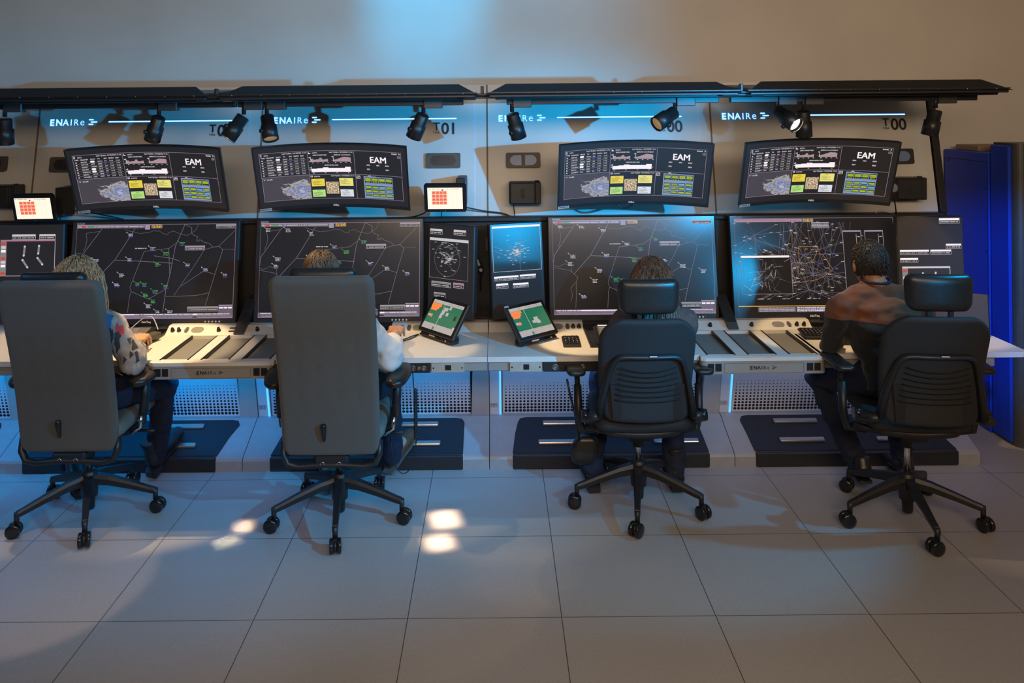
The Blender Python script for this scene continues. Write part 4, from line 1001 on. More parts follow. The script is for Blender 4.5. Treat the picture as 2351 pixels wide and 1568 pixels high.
def desk_tablet(bl, br, lean, h_, k, label):
    bl = Vector(bl); br = Vector(br); ux = (br - bl); w_ = ux.length; yaw = math.atan2(ux.y, ux.x); c = (bl + br) / 2
    r = empty('desk_tablet', (c.x, c.y, DZ), yaw, label, 'tablet', None); l = math.radians(lean)
    up = Vector((0, math.sin(l), math.cos(l))); n = Vector((0, -math.cos(l), math.sin(l))); z0 = c.z - DZ; R = Matrix((Vector((1, 0, 0)), -n, up)).transposed()
    cc = Vector((0, 0, z0)) + up * (h_ / 2)
    MB().box(cc - n * .012, (w_, .022, h_), R, .006).build('housing', m_black, r)
    strip_canvas(k).build('screen', plane_map(cc + n * .0004, (1, 0, 0), up, w_ - .01, h_ - .008), r, lift=.0003)
    b = MB(); b.box((0, .035, .014), (w_ * .92, .05, .022), None, .006); b.cyl((-w_ * .40, .05, .022), (w_ * .40, .05, .022), .022, seg=14); b.box((0, .05, .06), (w_ * .5, .02, .09), R, .004); b.box((0, .012, .013), (w_ * .9, .02, .008), None, .002)
    b.build('stand', m_black, r)
    b = MB(); b.box((-w_ * .10, .008, .02), (.05, .004, .012)); b.cyl((w_ * .30, .002, .018), (w_ * .30, .010, .018), .005, seg=8); b.build('stand_fitting', m_steel, r)
    MB().box(cc + up * (h_ * .475) + Vector((-w_ * .44, 0, 0)) + n * .002, (.03, .002, .008), R).build('name_sticker', m_label, r)
desk_tablet((-.436, 4.43, DZ + .035), (-.235, 4.20, DZ + .035), 35, .205, 1, 'green-screened tablet on a stand left of the centre seam, turned right')
desk_tablet((.118, 4.16, DZ + .035), (.330, 4.34, DZ + .035), 40, .205, 0, 'green-screened tablet on a stand right of the centre seam, turned left')
r = empty('desk_tablet', (2.47, 4.36, DZ), math.radians(-28), 'dark tablet leaning behind the headrest of the rightmost chair', 'tablet'); l = math.radians(35); up = Vector((0, math.sin(l), math.cos(l))); n = Vector((0, -math.cos(l), math.sin(l))); R = Matrix((Vector((1, 0, 0)), -n, up)).transposed()
MB().box(up * .13, (.30, .022, .22), R, .006).build('housing', m_black, r); b = MB(); b.box((0, .05, .012), (.22, .12, .022), None, .006); b.box((0, .06, .06), (.12, .02, .10), R, .004); b.build('stand', m_black, r)
cv = Canvas(10, 7); cv.rect(.4, .4, 9.6, 6.6, mat('dim_tablet_face', (.02, .018, .018), .75, emit=(.3, .22, .22), estr=.05), 1); cv.build('screen', plane_map(up * .13 + n * .0125, (1, 0, 0), up, .29, .21), r)

# ------------------------------------------------------------------ things on the fascia
def oval_box(px, py, face, label):
    c = P(px, py, 4.87); c.y = fas(0, c.z).y
    r = empty('speaker_plate', c, 0, label, 'speaker', None); off = -c
    fm = lambda x, z, o: fas(c.x + x, c.z + z, o) + off
    w_, h_ = .205, .088
    def rr(w_, h_, rad, n=5):
        pts = []
        for cx, cz, a0 in ((w_/2 - rad, h_/2 - rad, 0), (-w_/2 + rad, h_/2 - rad, PI/2), (-w_/2 + rad, -h_/2 + rad, PI), (w_/2 - rad, -h_/2 + rad, 1.5 * PI)):
            for k in range(n + 1): a = a0 + PI / 2 * k / n; pts.append((cx + rad * math.cos(a), cz + rad * math.sin(a)))
        return pts
    MB().prism(rr(w_, h_, .010), fm, 0.0, .022).build('housing', m_device if not face else m_black, r)
    if face:
        for s in (-1, 1):
            b = MB(); pts = [(s * .011, -.030), (s * .011, .030)] + [(s * (.045 + .034 * math.cos(a)), .030 * math.sin(a)) for a in [PI / 2 - PI * k / 12 for k in range(13)]]
            b.prism(pts, fm, .0222, .0235); b.build('oval_window', mat('oval_window_face', face, .35), r)
    else:
        b = MB(); b.prism([(.045 * (1 if math.cos(a) > 0 else -1) + .030 * math.cos(a), .030 * math.sin(a)) for a in [2 * PI * k / 32 for k in range(32)]], fm, .0222, .0240); b.build('speaker_mesh', m_black, r)
    b = MB()
    for sx in (-1, 1): b.ell(fm(sx * .092, .034, .0225), (.003, .002, .003), None, 8, 6)
    b.build('screws', m_chrome, r)
oval_box(1018, 368, None, 'dark oval speaker plate above the small tablet, left of the centre seam')
oval_box(1201, 367, (0.16, 0.24, 0.42), 'black plate with two blue half-oval windows, right of the centre seam')
oval_box(158, 377, None, 'dark plate partly hidden by the furthest left curved monitor')
oval_box(2054, 358, (0.30, 0.29, 0.27), 'black plate with a pale half-oval window, half hidden by the furthest right curved monitor')
oval_box(-20, 376, None, 'dark plate cut by the left edge of the picture')
def spk(px, py, sx, label, mt, yaw):
    c = P(px, py, 4.70)
    r = empty('speaker_box', c, math.radians(yaw), label, 'speaker', None)
    MB().box((0, .06, 0), (.155, .12, .125), None, .006).build('enclosure', m_black, r)
    MB().box((0, -.004, 0), (.140, .010, .118), None, .004).build('front_plate', mt, r)
    b = MB()
    for z in (.014, -.014): b.ring((0, -.010, z), (0, 1, 0), .010, .002, 16, 5); b.cyl((0, -.008, z), (0, -.011, z), .005, seg=10)
    for x in (-.06, .06):
        for z in (-.05, .05): b.cyl((x, -.008, z), (x, -.010, z), .003, seg=8)
    b.build('round_sockets', m_black, r)
    b = MB(); b.box((sx * .088, .055, 0), (.035, .10, .128), None, .004); b.cyl((sx * .085, .05, .064), (sx * .085, .05, .070), .014, seg=10); b.build('mounting_bracket', m_black, r)
    MB().bb(-.04, .04, .118, .16, -.04, .04, .003).build('wall_fixing', m_black, r)
m_spkface = mat('speaker_front_blue', (0.045, 0.055, 0.07), 0.35, noise=.1)
spk(1200, 444, 1, 'black box speaker with two round sockets, right of the centre seam', m_spkface, 0)
spk(2088, 434, 1, 'black box speaker near the black end post at the right', m_black, 0)
spk(-8, 452, 1, 'black box speaker cut by the left edge of the picture', m_black, 0)
# round lens on a gooseneck
c = P(2052, 431, 4.62); r = empty('gooseneck_lamp', P(2058, 492, 4.70), 0, 'round head on a thin black gooseneck beside the furthest right curved monitor', 'gooseneck lamp'); off = -r.location
b = MB(); b.ring(c, (0, 1, 0), .028, .004, 24, 6); b.build('round_rim', m_black, r, off)
MB().cyl(c + Vector((0, .002, 0)), c + Vector((0, .012, 0)), .027, seg=24).build('round_disc', mat('pale_disc', (0.25, 0.28, 0.36), .35), r, off)
MB().tube([c + Vector((0, .01, -.02)), P(2053, 455, 4.63), P(2056, 475, 4.68), P(2058, 494, 4.76)], .004, 8).build('neck', m_black, r, off)
# cables
def cable(name, pts, rad, label, mt=None):
    P0 = [Vector(p) for p in pts]; out = []
    for i in range(len(P0) - 1):
        p0 = P0[max(i - 1, 0)]; p1 = P0[i]; p2 = P0[i + 1]; p3 = P0[min(i + 2, len(P0) - 1)]
        for k in range(8):
            t = k / 8.0; out.append(.5 * ((2 * p1) + (-p0 + p2) * t + (2 * p0 - 5 * p1 + 4 * p2 - p3) * t * t + (-p0 + 3 * p1 - 3 * p2 + p3) * t ** 3))
    out.append(P0[-1])
    o = MB().tube(out, rad, 6).build(name, mt or m_black); return setp(o, label, 'cable')
cable('cable', [P(1065, 475, 4.72), P(1110, 484, 4.76), P(1150, 489, 4.77), P(1172, 496, 4.775)], .004, 'black cable curving from the centre tablet over to the blue screen')
cable('cable', [P(980, 484, 4.58), P(968, 492, 4.70), P(940, 500, 4.77)], .004, 'short black cable under the left side of the centre tablet')
cable('cable', [P(1014, 488, 4.55), P(1014, 500, 4.72)], .003, 'thin black cable hanging straight below the centre tablet')
cable('cable', [P(1179, 466, 4.72), P(1180, 480, 4.76), P(1182, 497, 4.775)], .003, 'thin cable hanging from the speaker box right of the centre seam')
cable('cable', [P(139, 492, 4.56), P(138, 504, 4.72)], .003, 'thin cable hanging below the far left tablet')
cable('cable', [P(205, 487, 4.60), P(240, 494, 4.72), P(285, 504, 4.775)], .004, 'black cable running down right below the furthest left curved monitor')
cable('cable', [P(160, 478, 4.62), P(172, 484, 4.66), P(186, 486, 4.70), P(200, 490, 4.77)], .004, 'black cable between the far left tablet and the curved monitor')
cable('cable', [P(1408, 452, 4.43), P(1414, 468, 4.44), P(1430, 477, 4.45), P(1446, 474, 4.50), P(1458, 462, 4.66), P(1462, 458, 4.85)], .006, 'black cable loop under the curved monitor right of the centre')
cable('cable', [P(2010, 490, 4.72), P(2018, 484, 4.72), P(2032, 486, 4.74), P(2052, 489, 4.74)], .003, 'beige cable lying on the backboard edge near the right end', m_label)
cable('cable', [P(1092, 560, 4.74), P(1100, 590, 4.72), P(1108, 615, 4.72), P(1104, 640, 4.74), P(1104, 668, 4.76)], .004, 'black cable with plug hanging between the two upright screens')
b = MB(); b.box(P(1098, 603, 4.70), (.014, .012, .036), Matrix.Rotation(-.35, 3, 'Y'), .002); b.box(P(1104, 620, 4.70), (.018, .012, .018), Matrix.Rotation(-.5, 3, 'Y'), .002); setp(b.build('cable_plug', mat('plug_pale', (.4, .42, .45), .5)), 'pale plug hanging on the cable between the two upright screens', 'plug')
cable('cable', [(-.18, 4.63, .80), (-.10, 4.62, .796), (-.03, 4.62, .794), (0.0, 4.64, .80), (-.04, 4.68, .78)], .004, 'black cable coiled on the desk edge below the centre screens')
# wedge brackets between the big screens
for x, label in ((-1.425, 'black wedge arm standing between the two left radar screens'), (1.302, 'black wedge arm standing between the two right radar screens')):
    b = MB(); s = 1
    b.prism([(0, 4.40), (0, 4.50), (.13, 4.66), (.16, 4.66), (.16, 4.60), (.03, 4.40)] if False else [(0.0, 4.47), (0.0, 4.62), (.16, 4.70), (.16, 4.62), (.035, 4.49)], lambda z, y, o: Vector((x + o + (-.03 * z / .16 if x > 0 else .03 * z / .16), y, DZ + .006 + z)), -.028, .028)
    setp(b.build('wedge_arm', m_black), label, 'bracket')
# keypads and keyboards
def keyboard(name, c, yaw, w_, d_, cols, rows, label, cat, block=False):
    r = empty(name, c, math.radians(yaw), label, cat)
    R = Matrix.Rotation(math.radians(6), 3, 'X')
    MB().box((0, 0, .013), (w_, d_, .014), R, .004).build('case', m_black, r)
    b = MB(); kw = (w_ - .014) / cols; kd = (d_ - .014) / rows
    for i in range(cols):
        for j in range(rows):
            b.box(R @ Vector((-w_ / 2 + .007 + kw * (i + .5), -d_ / 2 + .007 + kd * (j + .5), .009)) + Vector((0, 0, .013)), (kw * .86, kd * .86, .007), R, .0015)
    b.build('keys', m_blackgloss, r)
    cv = Canvas(w_, d_); q = random.Random(3)
    for i in range(cols):
        for j in range(rows): cv.greek(.007 + kw * (i + .3), .007 + kd * (j + .3), kw * .35, kd * .2, m_label, 1, q)
    cv.build('key_legends', lambda u, v, o: R @ Vector(((u - .5) * w_, (.5 - v) * d_, .0128 + o)) + Vector((0, 0, .013)), r)
keyboard('numeric_keypad', (.385, 4.24, DZ), 0, .092, .125, 4, 5, 'small black keypad in the pool of warm light right of the green tablet', 'keypad')
keyboard('keyboard', (1.76, 4.33, DZ + .004), -3, .28, .125, 13, 5, 'black keyboard on the desk left of the man in the brown and black sweater', 'keyboard')
def touchpad(c, label, yaw=0):
    r = empty('touch_panel', c, math.radians(yaw), label, 'touch panel'); R = Matrix.Rotation(math.radians(9), 3, 'X')
    MB().box((0, 0, .025), (.30, .21, .022), R, .01).build('housing', m_blackmetal, r)
    cv = Canvas(30, 21); q = random.Random(8); cv.rect(2, 2, 28, 19, mat('pad_face', (.13, .12, .12), .4), 1)
    for k in range(16): x, y = 3 + (k % 3) * 8, 3 + (k // 3) * 2.7; cv.rect(x, y, x + q.choice((3.4, 7)), y + 2, g_gry if q.random() < .4 else mat('pad_key', (.2, .19, .19), .4), 2)
    cv.rect(2.6, .6, 8, 1.6, g_cream, 2)
    cv.build('key_face', lambda u, v, o: R @ Vector(((u - .5) * .30, (.5 - v) * .21, .0118 + o)) + Vector((0, 0, .025)), r)
touchpad((.665, 4.30, DZ + .004), 'black touch panel in the desk well left of the long-haired woman')
touchpad((-2.02, 4.36, DZ + .004), 'greenish touch panel in the desk well beside the patterned sleeve', 0)
b = MB(); b.box((-1.86, 4.33, DZ + .03), (.05, .14, .03), Matrix.Rotation(-.35, 3, 'Z'), .004); setp(b.build('switch_unit', m_device), 'small metal switch unit beside the yellow-lit hand at the left', 'switch box')
cable('cable', [(-2.0, 4.42, .80), (-1.96, 4.50, .84), (-1.90, 4.48, .85), (-1.845, 4.42, .80)], .003, 'thin pale cable arching over the left touch panel', m_label)
cable('cable', [(-.60, 4.40, .765), (-.53, 4.36, .757), (-.50, 4.34, .757), (-.46, 4.40, .757), (-.43, 4.43, .757), (-.47, 4.34, .757), (-.525, 4.26, .765)], .003, 'black mouse cable looping on the desk by the white-sleeved hand')
# coiled cable hanging below the desk
pts = []; c0 = Vector((-.425, 4.06, .68))
for k in range(12): pts.append(c0 + Vector((.004 * k / 12, 0, -.008 * k)))
for k in range(300):
    t = k / 299.0; a = k * 2 * PI / 9.0; pts.append(Vector((-.412 + .008 * math.cos(a), 4.06 + .008 * math.sin(a), .585 - .25 * t)))
q0 = Vector((-.412, 4.06, .335))
for k in range(1, 16): a = PI * k / 15; pts.append(Vector((-.475 + .063 * math.cos(a), 4.06, .335 - .17 * math.sin(a))))
for k in range(8): pts.append(Vector((-.538, 4.06, .335 + .035 * k)))
setp(MB().tube(pts, .0028, 5).build('coiled_cable', m_black), 'black coiled cable looping below the desk beside the white-sleeved man', 'cable')

# ------------------------------------------------------------------ lockers and machine at the right
m_blue = mat('locker_blue', (0.006, 0.045, 0.52), 0.42, noise=.05, nscale=6)
r = empty('blue_locker', (3.25, 5.15, 0), 0, 'tall deep blue locker at the right end of the room', 'locker'); off = -r.location
MB().bb(2.97, 3.55, 4.90, 5.39, 0, 1.69, .006).build('body', m_blue, r, off)
cv = Canvas(49, 169); cv.frame(1, 5.5, 48, 160, .35, m_hole, 1)
for x, y in ((46, 60), (46, 140), (46, 22), (6, 7), (30, 7)): cv.ellipse(x, y, .6, .8, m_hole, 1, 8)
cv.build('door_outline', lambda u, v, o: Vector((2.9695 - o, 5.39 - .49 * u, 1.69 * (1 - v))) + off, r)
o = MB().bb(3.0, 3.28, 5.05, 5.30, 1.69, 1.725, .004).build('cardboard_box', mat('brown_card', (.30, .20, .12), .7)); setp(o, 'flat brown box lying on top of the blue locker', 'box')
m_mach = mat('machine_grey', (0.055, 0.055, 0.055), 0.4, noise=.08, nscale=30)
r = empty('grey_machine', (3.4, 4.7, 0), 0, 'tall dark grey rounded machine with a blue side at the right edge of the picture', 'machine'); off = -r.location
pts = []
for cx, cy, a0 in ((3.06, 4.72, PI),): 
    for k in range(9): a = PI + PI / 2 * k / 8; pts.append((3.04 + .05 * math.cos(a), 4.72 + .05 * math.sin(a)))
MB().prism(pts + [(3.9, 4.67), (3.9, 4.88), (2.99, 4.88)], lambda x, y, o: Vector((x, y, o)), 0, 1.755).build('body', m_mach, r, off)
MB().bb(2.972, 2.992, 4.715, 4.885, .02, 1.74, .004).build('side_panel', m_blue, r, off)
cv = Canvas(80, 175)
cv.frame(6.5, 13, 60, 52, .35, m_hole, 1); cv.rect(7, 13.5, 59, 51.5, mat('machine_window', (.03, .03, .032), .15), 1)
cv.rect(10, 67, 60, 90, mat('notice_grey', (.33, .32, .30), .5), 1); cv.greek(11.5, 76, 8, 1.4, m_lettblack, 2)
cv.build('front_window', lambda u, v, o: Vector((3.05 + .80 * u, 4.6692 - o, 1.755 * (1 - v))) + off, r)
b = MB(); b.bb(3.06, 3.7, 4.58, 4.67, .68, .74, .012); b.build('delivery_shelf', mat('shelf_lilac', (.30, .32, .50), .4), r, off)
b = MB(); b.bb(3.10, 3.7, 4.64, 4.67, .74, .90, .006); b.build('delivery_flap', m_blue, r, off)
b = MB(); b.box((3.13, 4.655, .40), (.04, .02, .30), Matrix.Rotation(.6, 3, 'Y'), .004); b.build('door_handle', mat('handle_blue', (.1, .25, .5), .4), r, off)
# ------------------------------------------------------------------ chairs
m_fab = mat('grey_fabric', (0.100, 0.090, 0.074), 0.9, noise=.22, nscale=420, bump=.5, bscale=900, sheen=.15)
m_seat = mat('grey_seat_fabric', (0.16, 0.155, 0.13), 0.9, noise=.2, nscale=400, bump=.4, bscale=900)
m_leather = mat('black_leather', (0.020, 0.018, 0.016), 0.32, noise=.15, nscale=60, bump=.2, bscale=300)
m_mesh = mat('black_knit', (0.020, 0.020, 0.021), 0.72, noise=.3, nscale=500, bump=.5, bscale=1200)
m_frame = mat('chair_black', (0.016, 0.016, 0.017), 0.42, noise=.12, nscale=80, bump=.1, bscale=600)
m_slat = mat('slat_gap', (0.003, 0.003, 0.003), 0.8, noise=.1)
def star_base(root, ang, rad=.335, gas_top=.40, chrome=True, spin=None):
    """five-star base: hub, five legs, each with its castor"""
    b = MB(); b.lathe([(.03, .020), (.035, .024), (.09, .026), (.095, .038), (.17, .042), (.215, .036), (.225, .028)], (0, 0, 0), (0, 0, 1), 20); b.build('base_hub', m_frame, root)
    MB().cyl((0, 0, .20), (0, 0, gas_top), .0145, seg=18).build('gas_column', m_chrome, root)
    MB().cyl((0, 0, gas_top - .10), (0, 0, gas_top), .026, seg=18).build('column_sleeve', m_frame, root)
    for k in range(5):
        a = math.radians(ang + 72 * k); d = Vector((math.cos(a), math.sin(a), 0)); s = Vector((-d.y, d.x, 0))
        b = MB(); secs = [(.028, .205, .052, .024), (.10, .190, .044, .021), (.20, .158, .036, .017), (.285, .128, .030, .014), (.312, .120, .028, .014), (.322, .108, .026, .013)]
        vs = []
        for x, z, hgt, hw in secs:
            c = d * x + Vector((0, 0, z))
            vs += [c + s * hw * .7, c + s * hw + Vector((0, 0, -hgt * .35)), c + s * hw * .8 + Vector((0, 0, -hgt)), c - s * hw * .8 + Vector((0, 0, -hgt)), c - s * hw + Vector((0, 0, -hgt * .35)), c - s * hw * .7]
        n = 6; fs = [(i * n + j, i * n + (j + 1) % n, (i + 1) * n + (j + 1) % n, (i + 1) * n + j) for i in range(len(secs) - 1) for j in range(n)]
        fs += [list(range(n))[::-1], [(len(secs) - 1) * n + j for j in range(n)]]
        b.add(vs, fs); b.cyl(d * .315 + Vector((0, 0, .115)), d * .315 + Vector((0, 0, .062)), .012, seg=12)
        lg = b.build('base_leg', m_frame, root)
        # castor: two wheels and a fork
        ca = a + math.radians((spin or [70, 40, 95, 60, 110])[k]); wd = Vector((math.cos(ca), math.sin(ca), 0)); c = d * .315 + Vector((0, 0, .0335)) - Vector((-wd.y, wd.x, 0)) * .012
        for sgn in (-1, 1):
            w_ = MB(); w_.lathe([(0, .024), (.002, .032), (.014, .0335), (.018, .032), (.020, .020), (.0205, .0)], c + wd * (.007 * sgn), wd * sgn, 24); w_.build('castor_wheel', m_blackgloss, lg)
        f = MB(); f.cyl(c - wd * .008, c + wd * .008, .024, seg=14); f.box(c + Vector((0, 0, .024)), (.02, .02, .02)); f.build('castor_fork', m_frame, lg)

def chair_high(loc, ang, label, lean=(-.18, -.39), z0=.385, z1=1.253, w_=.468, tag=None, spin=None, rz=0):
    r = empty('high_back_chair', loc, rz, label, 'office chair'); H = z1 - z0
    y0, y1 = lean
    def bf(x, z, o):
        t = z / H; y = y0 + (y1 - y0) * t + .05 * (math.sin(PI * t)) * .5 - .35 * x * x * -1 * .35
        Lr = math.hypot(1, (y1 - y0) / H); n = Vector((0, 1 / Lr, -(y1 - y0) / H / Lr * 1))
        dim = 0
        if o < 0:
            for i in range(4):
                for j in range(3):
                    dx, dz = x - (-.135 + .09 * i), z - (.30 + .125 * j); q = dx * dx / .00022 + dz * dz / .0004
                    if q < 9: dim += .006 * math.exp(-q)
        return Vector((x, y, z0 + z)) + n * (o + dim)
    b = MB(); b.pad(lambda v: w_ / 2 * (.965 + .035 * v if v > .1 else .965 - .0 * v), H, .060, .055, bf, 44, 56, edge=.45, rt=.045); b.build('backrest', m_fab, r)
    def hf(x, z, o): t = 1.0; return Vector((x, y1 + .065 + .2 * x * x - .02 * (z / .2), z1 - .155 + z)) + Vector((0, o, 0))
    MB().pad(lambda v: .15, .185, .065, .03, hf, 20, 16, edge=.6).build('headrest', m_leather, r)
    MB().pad(lambda v: .245 * (1 - .08 * v), .50, .075, .07, lambda x, z, o: Vector((x, -.20 + z, .475 + o - .02 * max(0, z / .5 - .75) * 2)), 22, 22, edge=.5).build('seat', m_seat, r)
    MB().bb(-.16, .16, -.14, .20, .375, .43, .02).build('seat_mechanism', m_frame, r)
    # lower frame: U bar with two ring screws
    b = MB(); hw = w_ / 2 - .012; zz = z0 - .025
    path = [(-hw, y0 + .01, z0 + .06), (-hw, y0 - .005, z0 + .0), (-hw + .02, y0 - .008, zz - .015), (-hw + .07, y0 - .008, zz - .028), (-.06, y0 - .010, zz - .020), (.06, y0 - .010, zz - .020), (hw - .07, y0 - .008, zz - .028), (hw - .02, y0 - .008, zz - .015), (hw, y0 - .005, z0), (hw, y0 + .01, z0 + .06)]
    b.tube(path, .022, 10, flat=.7); b.box((0, y0 + .0, zz - .005), (.16, .05, .06), None, .012); b.tube([(0, y0 + .02, zz - .01), (0, -.08, .385), (0, 0, .385)], .03, 10)
    b.build('back_frame', m_frame, r)
    b = MB()
    for x in (-.038, .038): b.ring((x, y0 - .028, zz - .012), (0, 1, 0), .0095, .0022, 18, 6)
    b.build('ring_screws', m_chrome, r)
    b = MB(); b.lathe([(0, .003), (.01, .0075), (.07, .014), (.085, .012), (.09, .004)], bf(-.025, .085, -.036), bf(-.025, .17, -.040) - bf(-.025, .085, -.036), 12); b.build('coat_hook', m_blackgloss, r)
    for s in (-1, 1):
        arm = MB(); arm.pad(lambda v: .052 * (.75 + .4 * math.sin(PI * min(1, v * 1.0))), .27, .045, .045, lambda x, z, o: Vector((s * .285 + x + s * .02 * (z / .27), -.14 + z, .690 + o + .03 * (z / .27 - .2))), 16, 20, edge=.75)
        a = arm.build('armrest_pad', m_leather, r)
        p = MB(); p.tube([(s * .285, .0, .68), (s * .285, -.01, .60), (s * .278, -.015, .50)], .026, 10, flat=.8); p.tube([(s * .278, -.015, .56), (s * .27, -.01, .46), (s * .22, 0, .415), (s * .12, 0, .40)], .020, 10); p.build('armrest_post', m_frame, r)
        t = MB(); t.tube([(s * .272, -.03, .50), (s * .265, -.025, .44), (s * .22, -.02, .408)], .010, 8); t.build('arm_trim', m_chrome, a)
    MB().tube([(.15, .05, .40), (.27, .04, .395), (.31, .03, .40)], .008, 8).build('height_lever', m_frame, r)
    star_base(r, ang, gas_top=.38, spin=spin)
    if tag:
        tm = mat('tag_' + tag, (0.01, 0.14, 0.42) if tag == 'blue' else (.01, .01, .01), .6, noise=.05)
        zt = z1 - z0 - (.20 if tag == 'blue' else .165)
        p0 = bf(w_ / 2 - .004, zt, 0); b = MB(); b.box(p0 + Vector((.010, 0, 0)), (.022, .003, .062), Matrix.Rotation(.06, 3, 'Y')); tg = b.build('side_tag', tm, r)
        if tag != 'blue':
            cv = Canvas(22, 62); V, Fc = text2d('vitra.', 17, .02, 2)
            cv.items.append(([(15 - 0 - (-vy) * 1 - 5 + 0, 52 - vx) if False else (6 + 0 + (11 - vy) * 0 + (11 - vy) * -1 + 9, 55 - vx) for vx, vy in V], Fc, cv.m(m_wht if False else mat('tag_text', (.5, .5, .5), .5)), 1, None))
            cv.build('tag_text', plane_map(p0 + Vector((.010, -.0022, 0)), (1, 0, 0), (0, 0, 1), .022, .062), tg)
    return r
chair_high((-2.02, 4.01, 0), 5, 'high-backed grey fabric office chair at the left, with a small blue side tag', lean=(-.175, -.36), z1=1.228, z0=.39, w_=.475, tag='blue', spin=[80, 95, 40, 60, 85])
chair_high((-.775, 3.96, 0), -11, 'high-backed grey fabric office chair left of the centre, with a small black side tag', lean=(-.18, -.39), tag='black', spin=[88, 120, 20, 60, 95])

def chair_task(loc, ang, label, dz=0.0, rz=0.0, spin=None, backy=-.22):
    r = empty('task_chair', loc, rz, label, 'office chair', None)
    z0, z1 = .50 + dz, 1.012 + dz; H = z1 - z0
    def hw(v): return .238 - .030 * (1 - v) ** 1.5 * 1 - .012 * v * v
    def bf(x, z, o):
        t = z / H; y = backy - .10 * t - .05 * math.sin(PI * t) * -.6 + 1.15 * x * x * (.5 + .5 * (1 - t)) - .03
        return Vector((x, y, z0 + z)) + Vector((0, 1, .12)) * o
    MB().pad(hw, H, .045, .06, bf, 36, 40, edge=.5, rt=.12).build('backrest', m_mesh, r)
    # lumbar arch
    pts = []
    zt = z0 + .335
    for k in range(25):
        a = -1 + k / 12.0; x = .205 * (abs(a) ** .55) * (1 if a > 0 else -1); z = zt - .30 * abs(a) ** 5.0
        pts.append(bf(x * (1 if abs(a) < .8 else 1 + .08 * (abs(a) - .8) / .2), z - z0, -.034))
    MB().tube(pts, [.015 + .012 * abs(-1 + k / 12.0) ** 3 for k in range(25)], 10, flat=.7).build('lumbar_frame', m_frame, r)
    b = MB(); b.prism([(-.16, 0), (.16, 0), (.175, 1), (-.175, 1)], lambda x, t, o: bf(x, .02 + .17 * t, -.030 + o), 0, -.004); 
    b.build('lower_shell', m_frame, r)
    b = MB()
    for k in range(7):
        z = .115 + .024 * k; wv = .155 - .004 * k; sag = .004 + .003 * k
        b.tube([bf(-wv + 2 * wv * j / 14, z - sag * (1 - (2 * j / 14 - 1) ** 2) + sag, -.036) for j in range(15)], .0024, 5)
    b.build('back_slats', m_slat, r)
    MB().box(bf(.015, .345, -.052), (.034, .002, .006)).build('brand_plate', m_label, r)
    # headrest and bracket
    hz = z1 + .018; yb = backy - .125
    MB().pad(lambda v: .145 - .008 * (1 - v), .162, .055, .045, lambda x, z, o: Vector((x, yb + 1.0 * x * x + o + .015, hz + z)), 26, 20, edge=.6, rt=.04).build('headrest', m_leather, r)
    b = MB()
    for s in (-1, 1): b.box((s * .045, yb + .02, z1 + .005), (.022, .014, .10), Matrix.Rotation(.08 * s, 3, 'Y'), .003)
    b.box((0, yb + .02, z1 + .045), (.10, .016, .018), None, .003); b.box((0, yb + .015, z1 - .035), (.12, .016, .03), None, .004); b.build('headrest_bracket', m_blackmetal, r)
    MB().pad(lambda v: .245 - .02 * v, .46, .07, .08, lambda x, z, o: Vector((x, -.20 + z, .455 + dz + o + .25 * x * x)), 22, 22, edge=.5).build('seat', m_mesh, r)
    b = MB(); b.pad(lambda v: .20, .36, .05, .06, lambda x, z, o: Vector((x, -.17 + z, .405 + dz + o + .6 * x * x)), 18, 14, edge=.6); b.bb(-.07, .07, -.12, .12, .35 + dz, .41 + dz, .02)
    b.build('seat_pan', m_frame, r)
    # side yokes joining arch and seat
    for s in (-1, 1):
        b = MB(); e = pts[0] if s < 0 else pts[-1]
        b.tube([e, e + Vector((s * .025, .02, -.015)), Vector((s * .255, -.18, .50 + dz)), Vector((s * .245, -.10, .455 + dz))], [.028, .034, .036, .026], 10, flat=.7)
        b.tube([(s * .27, -.06, .41 + dz), (s * .15, -.07, .385 + dz), (0, -.06, .375 + dz)], .016, 8); b.build('side_yoke', m_frame, r)
        MB().cyl((s * .265, -.17, .505 + dz), (s * .300, -.17, .505 + dz), .032, .028, 18).build('side_knob', m_blackgloss, r)
        b = MB(); b.pad(lambda v: .046, .245, .032, .030, lambda x, z, o: Vector((s * (.285 + (.03 if s < 0 else .02) * (1 - 0)) + x - s * -.02 * z / .245, -.14 + z, .695 + dz + o)), 14, 18, edge=.7); b.build('armrest_pad', m_leather, r)
        b = MB(); b.tube([(s * .305, .0, .685 + dz), (s * .302, -.01, .58 + dz)], .017, 10, flat=.8); b.tube([(s * .302, -.01, .60 + dz), (s * .30, -.02, .46 + dz), (s * .285, -.03, .39 + dz), (s * .20, -.03, .375 + dz)], [.024, .026, .026, .02], 10, flat=.8); b.build('armrest_post', m_frame, r)
    star_base(r, ang, gas_top=.39 + dz, spin=spin)
    return r
chair_task((.70, 4.07, 0), -29, 'black task chair with headrest right of the centre, in front of the long-haired woman', 0.0, 0.0, [60, 45, 110, 75, 60])
chair_task((1.96, 3.90, 0), -17, 'black task chair with headrest, rightmost in the row', .055, math.radians(-6), [40, 60, 110, 80, 20], backy=-.27)
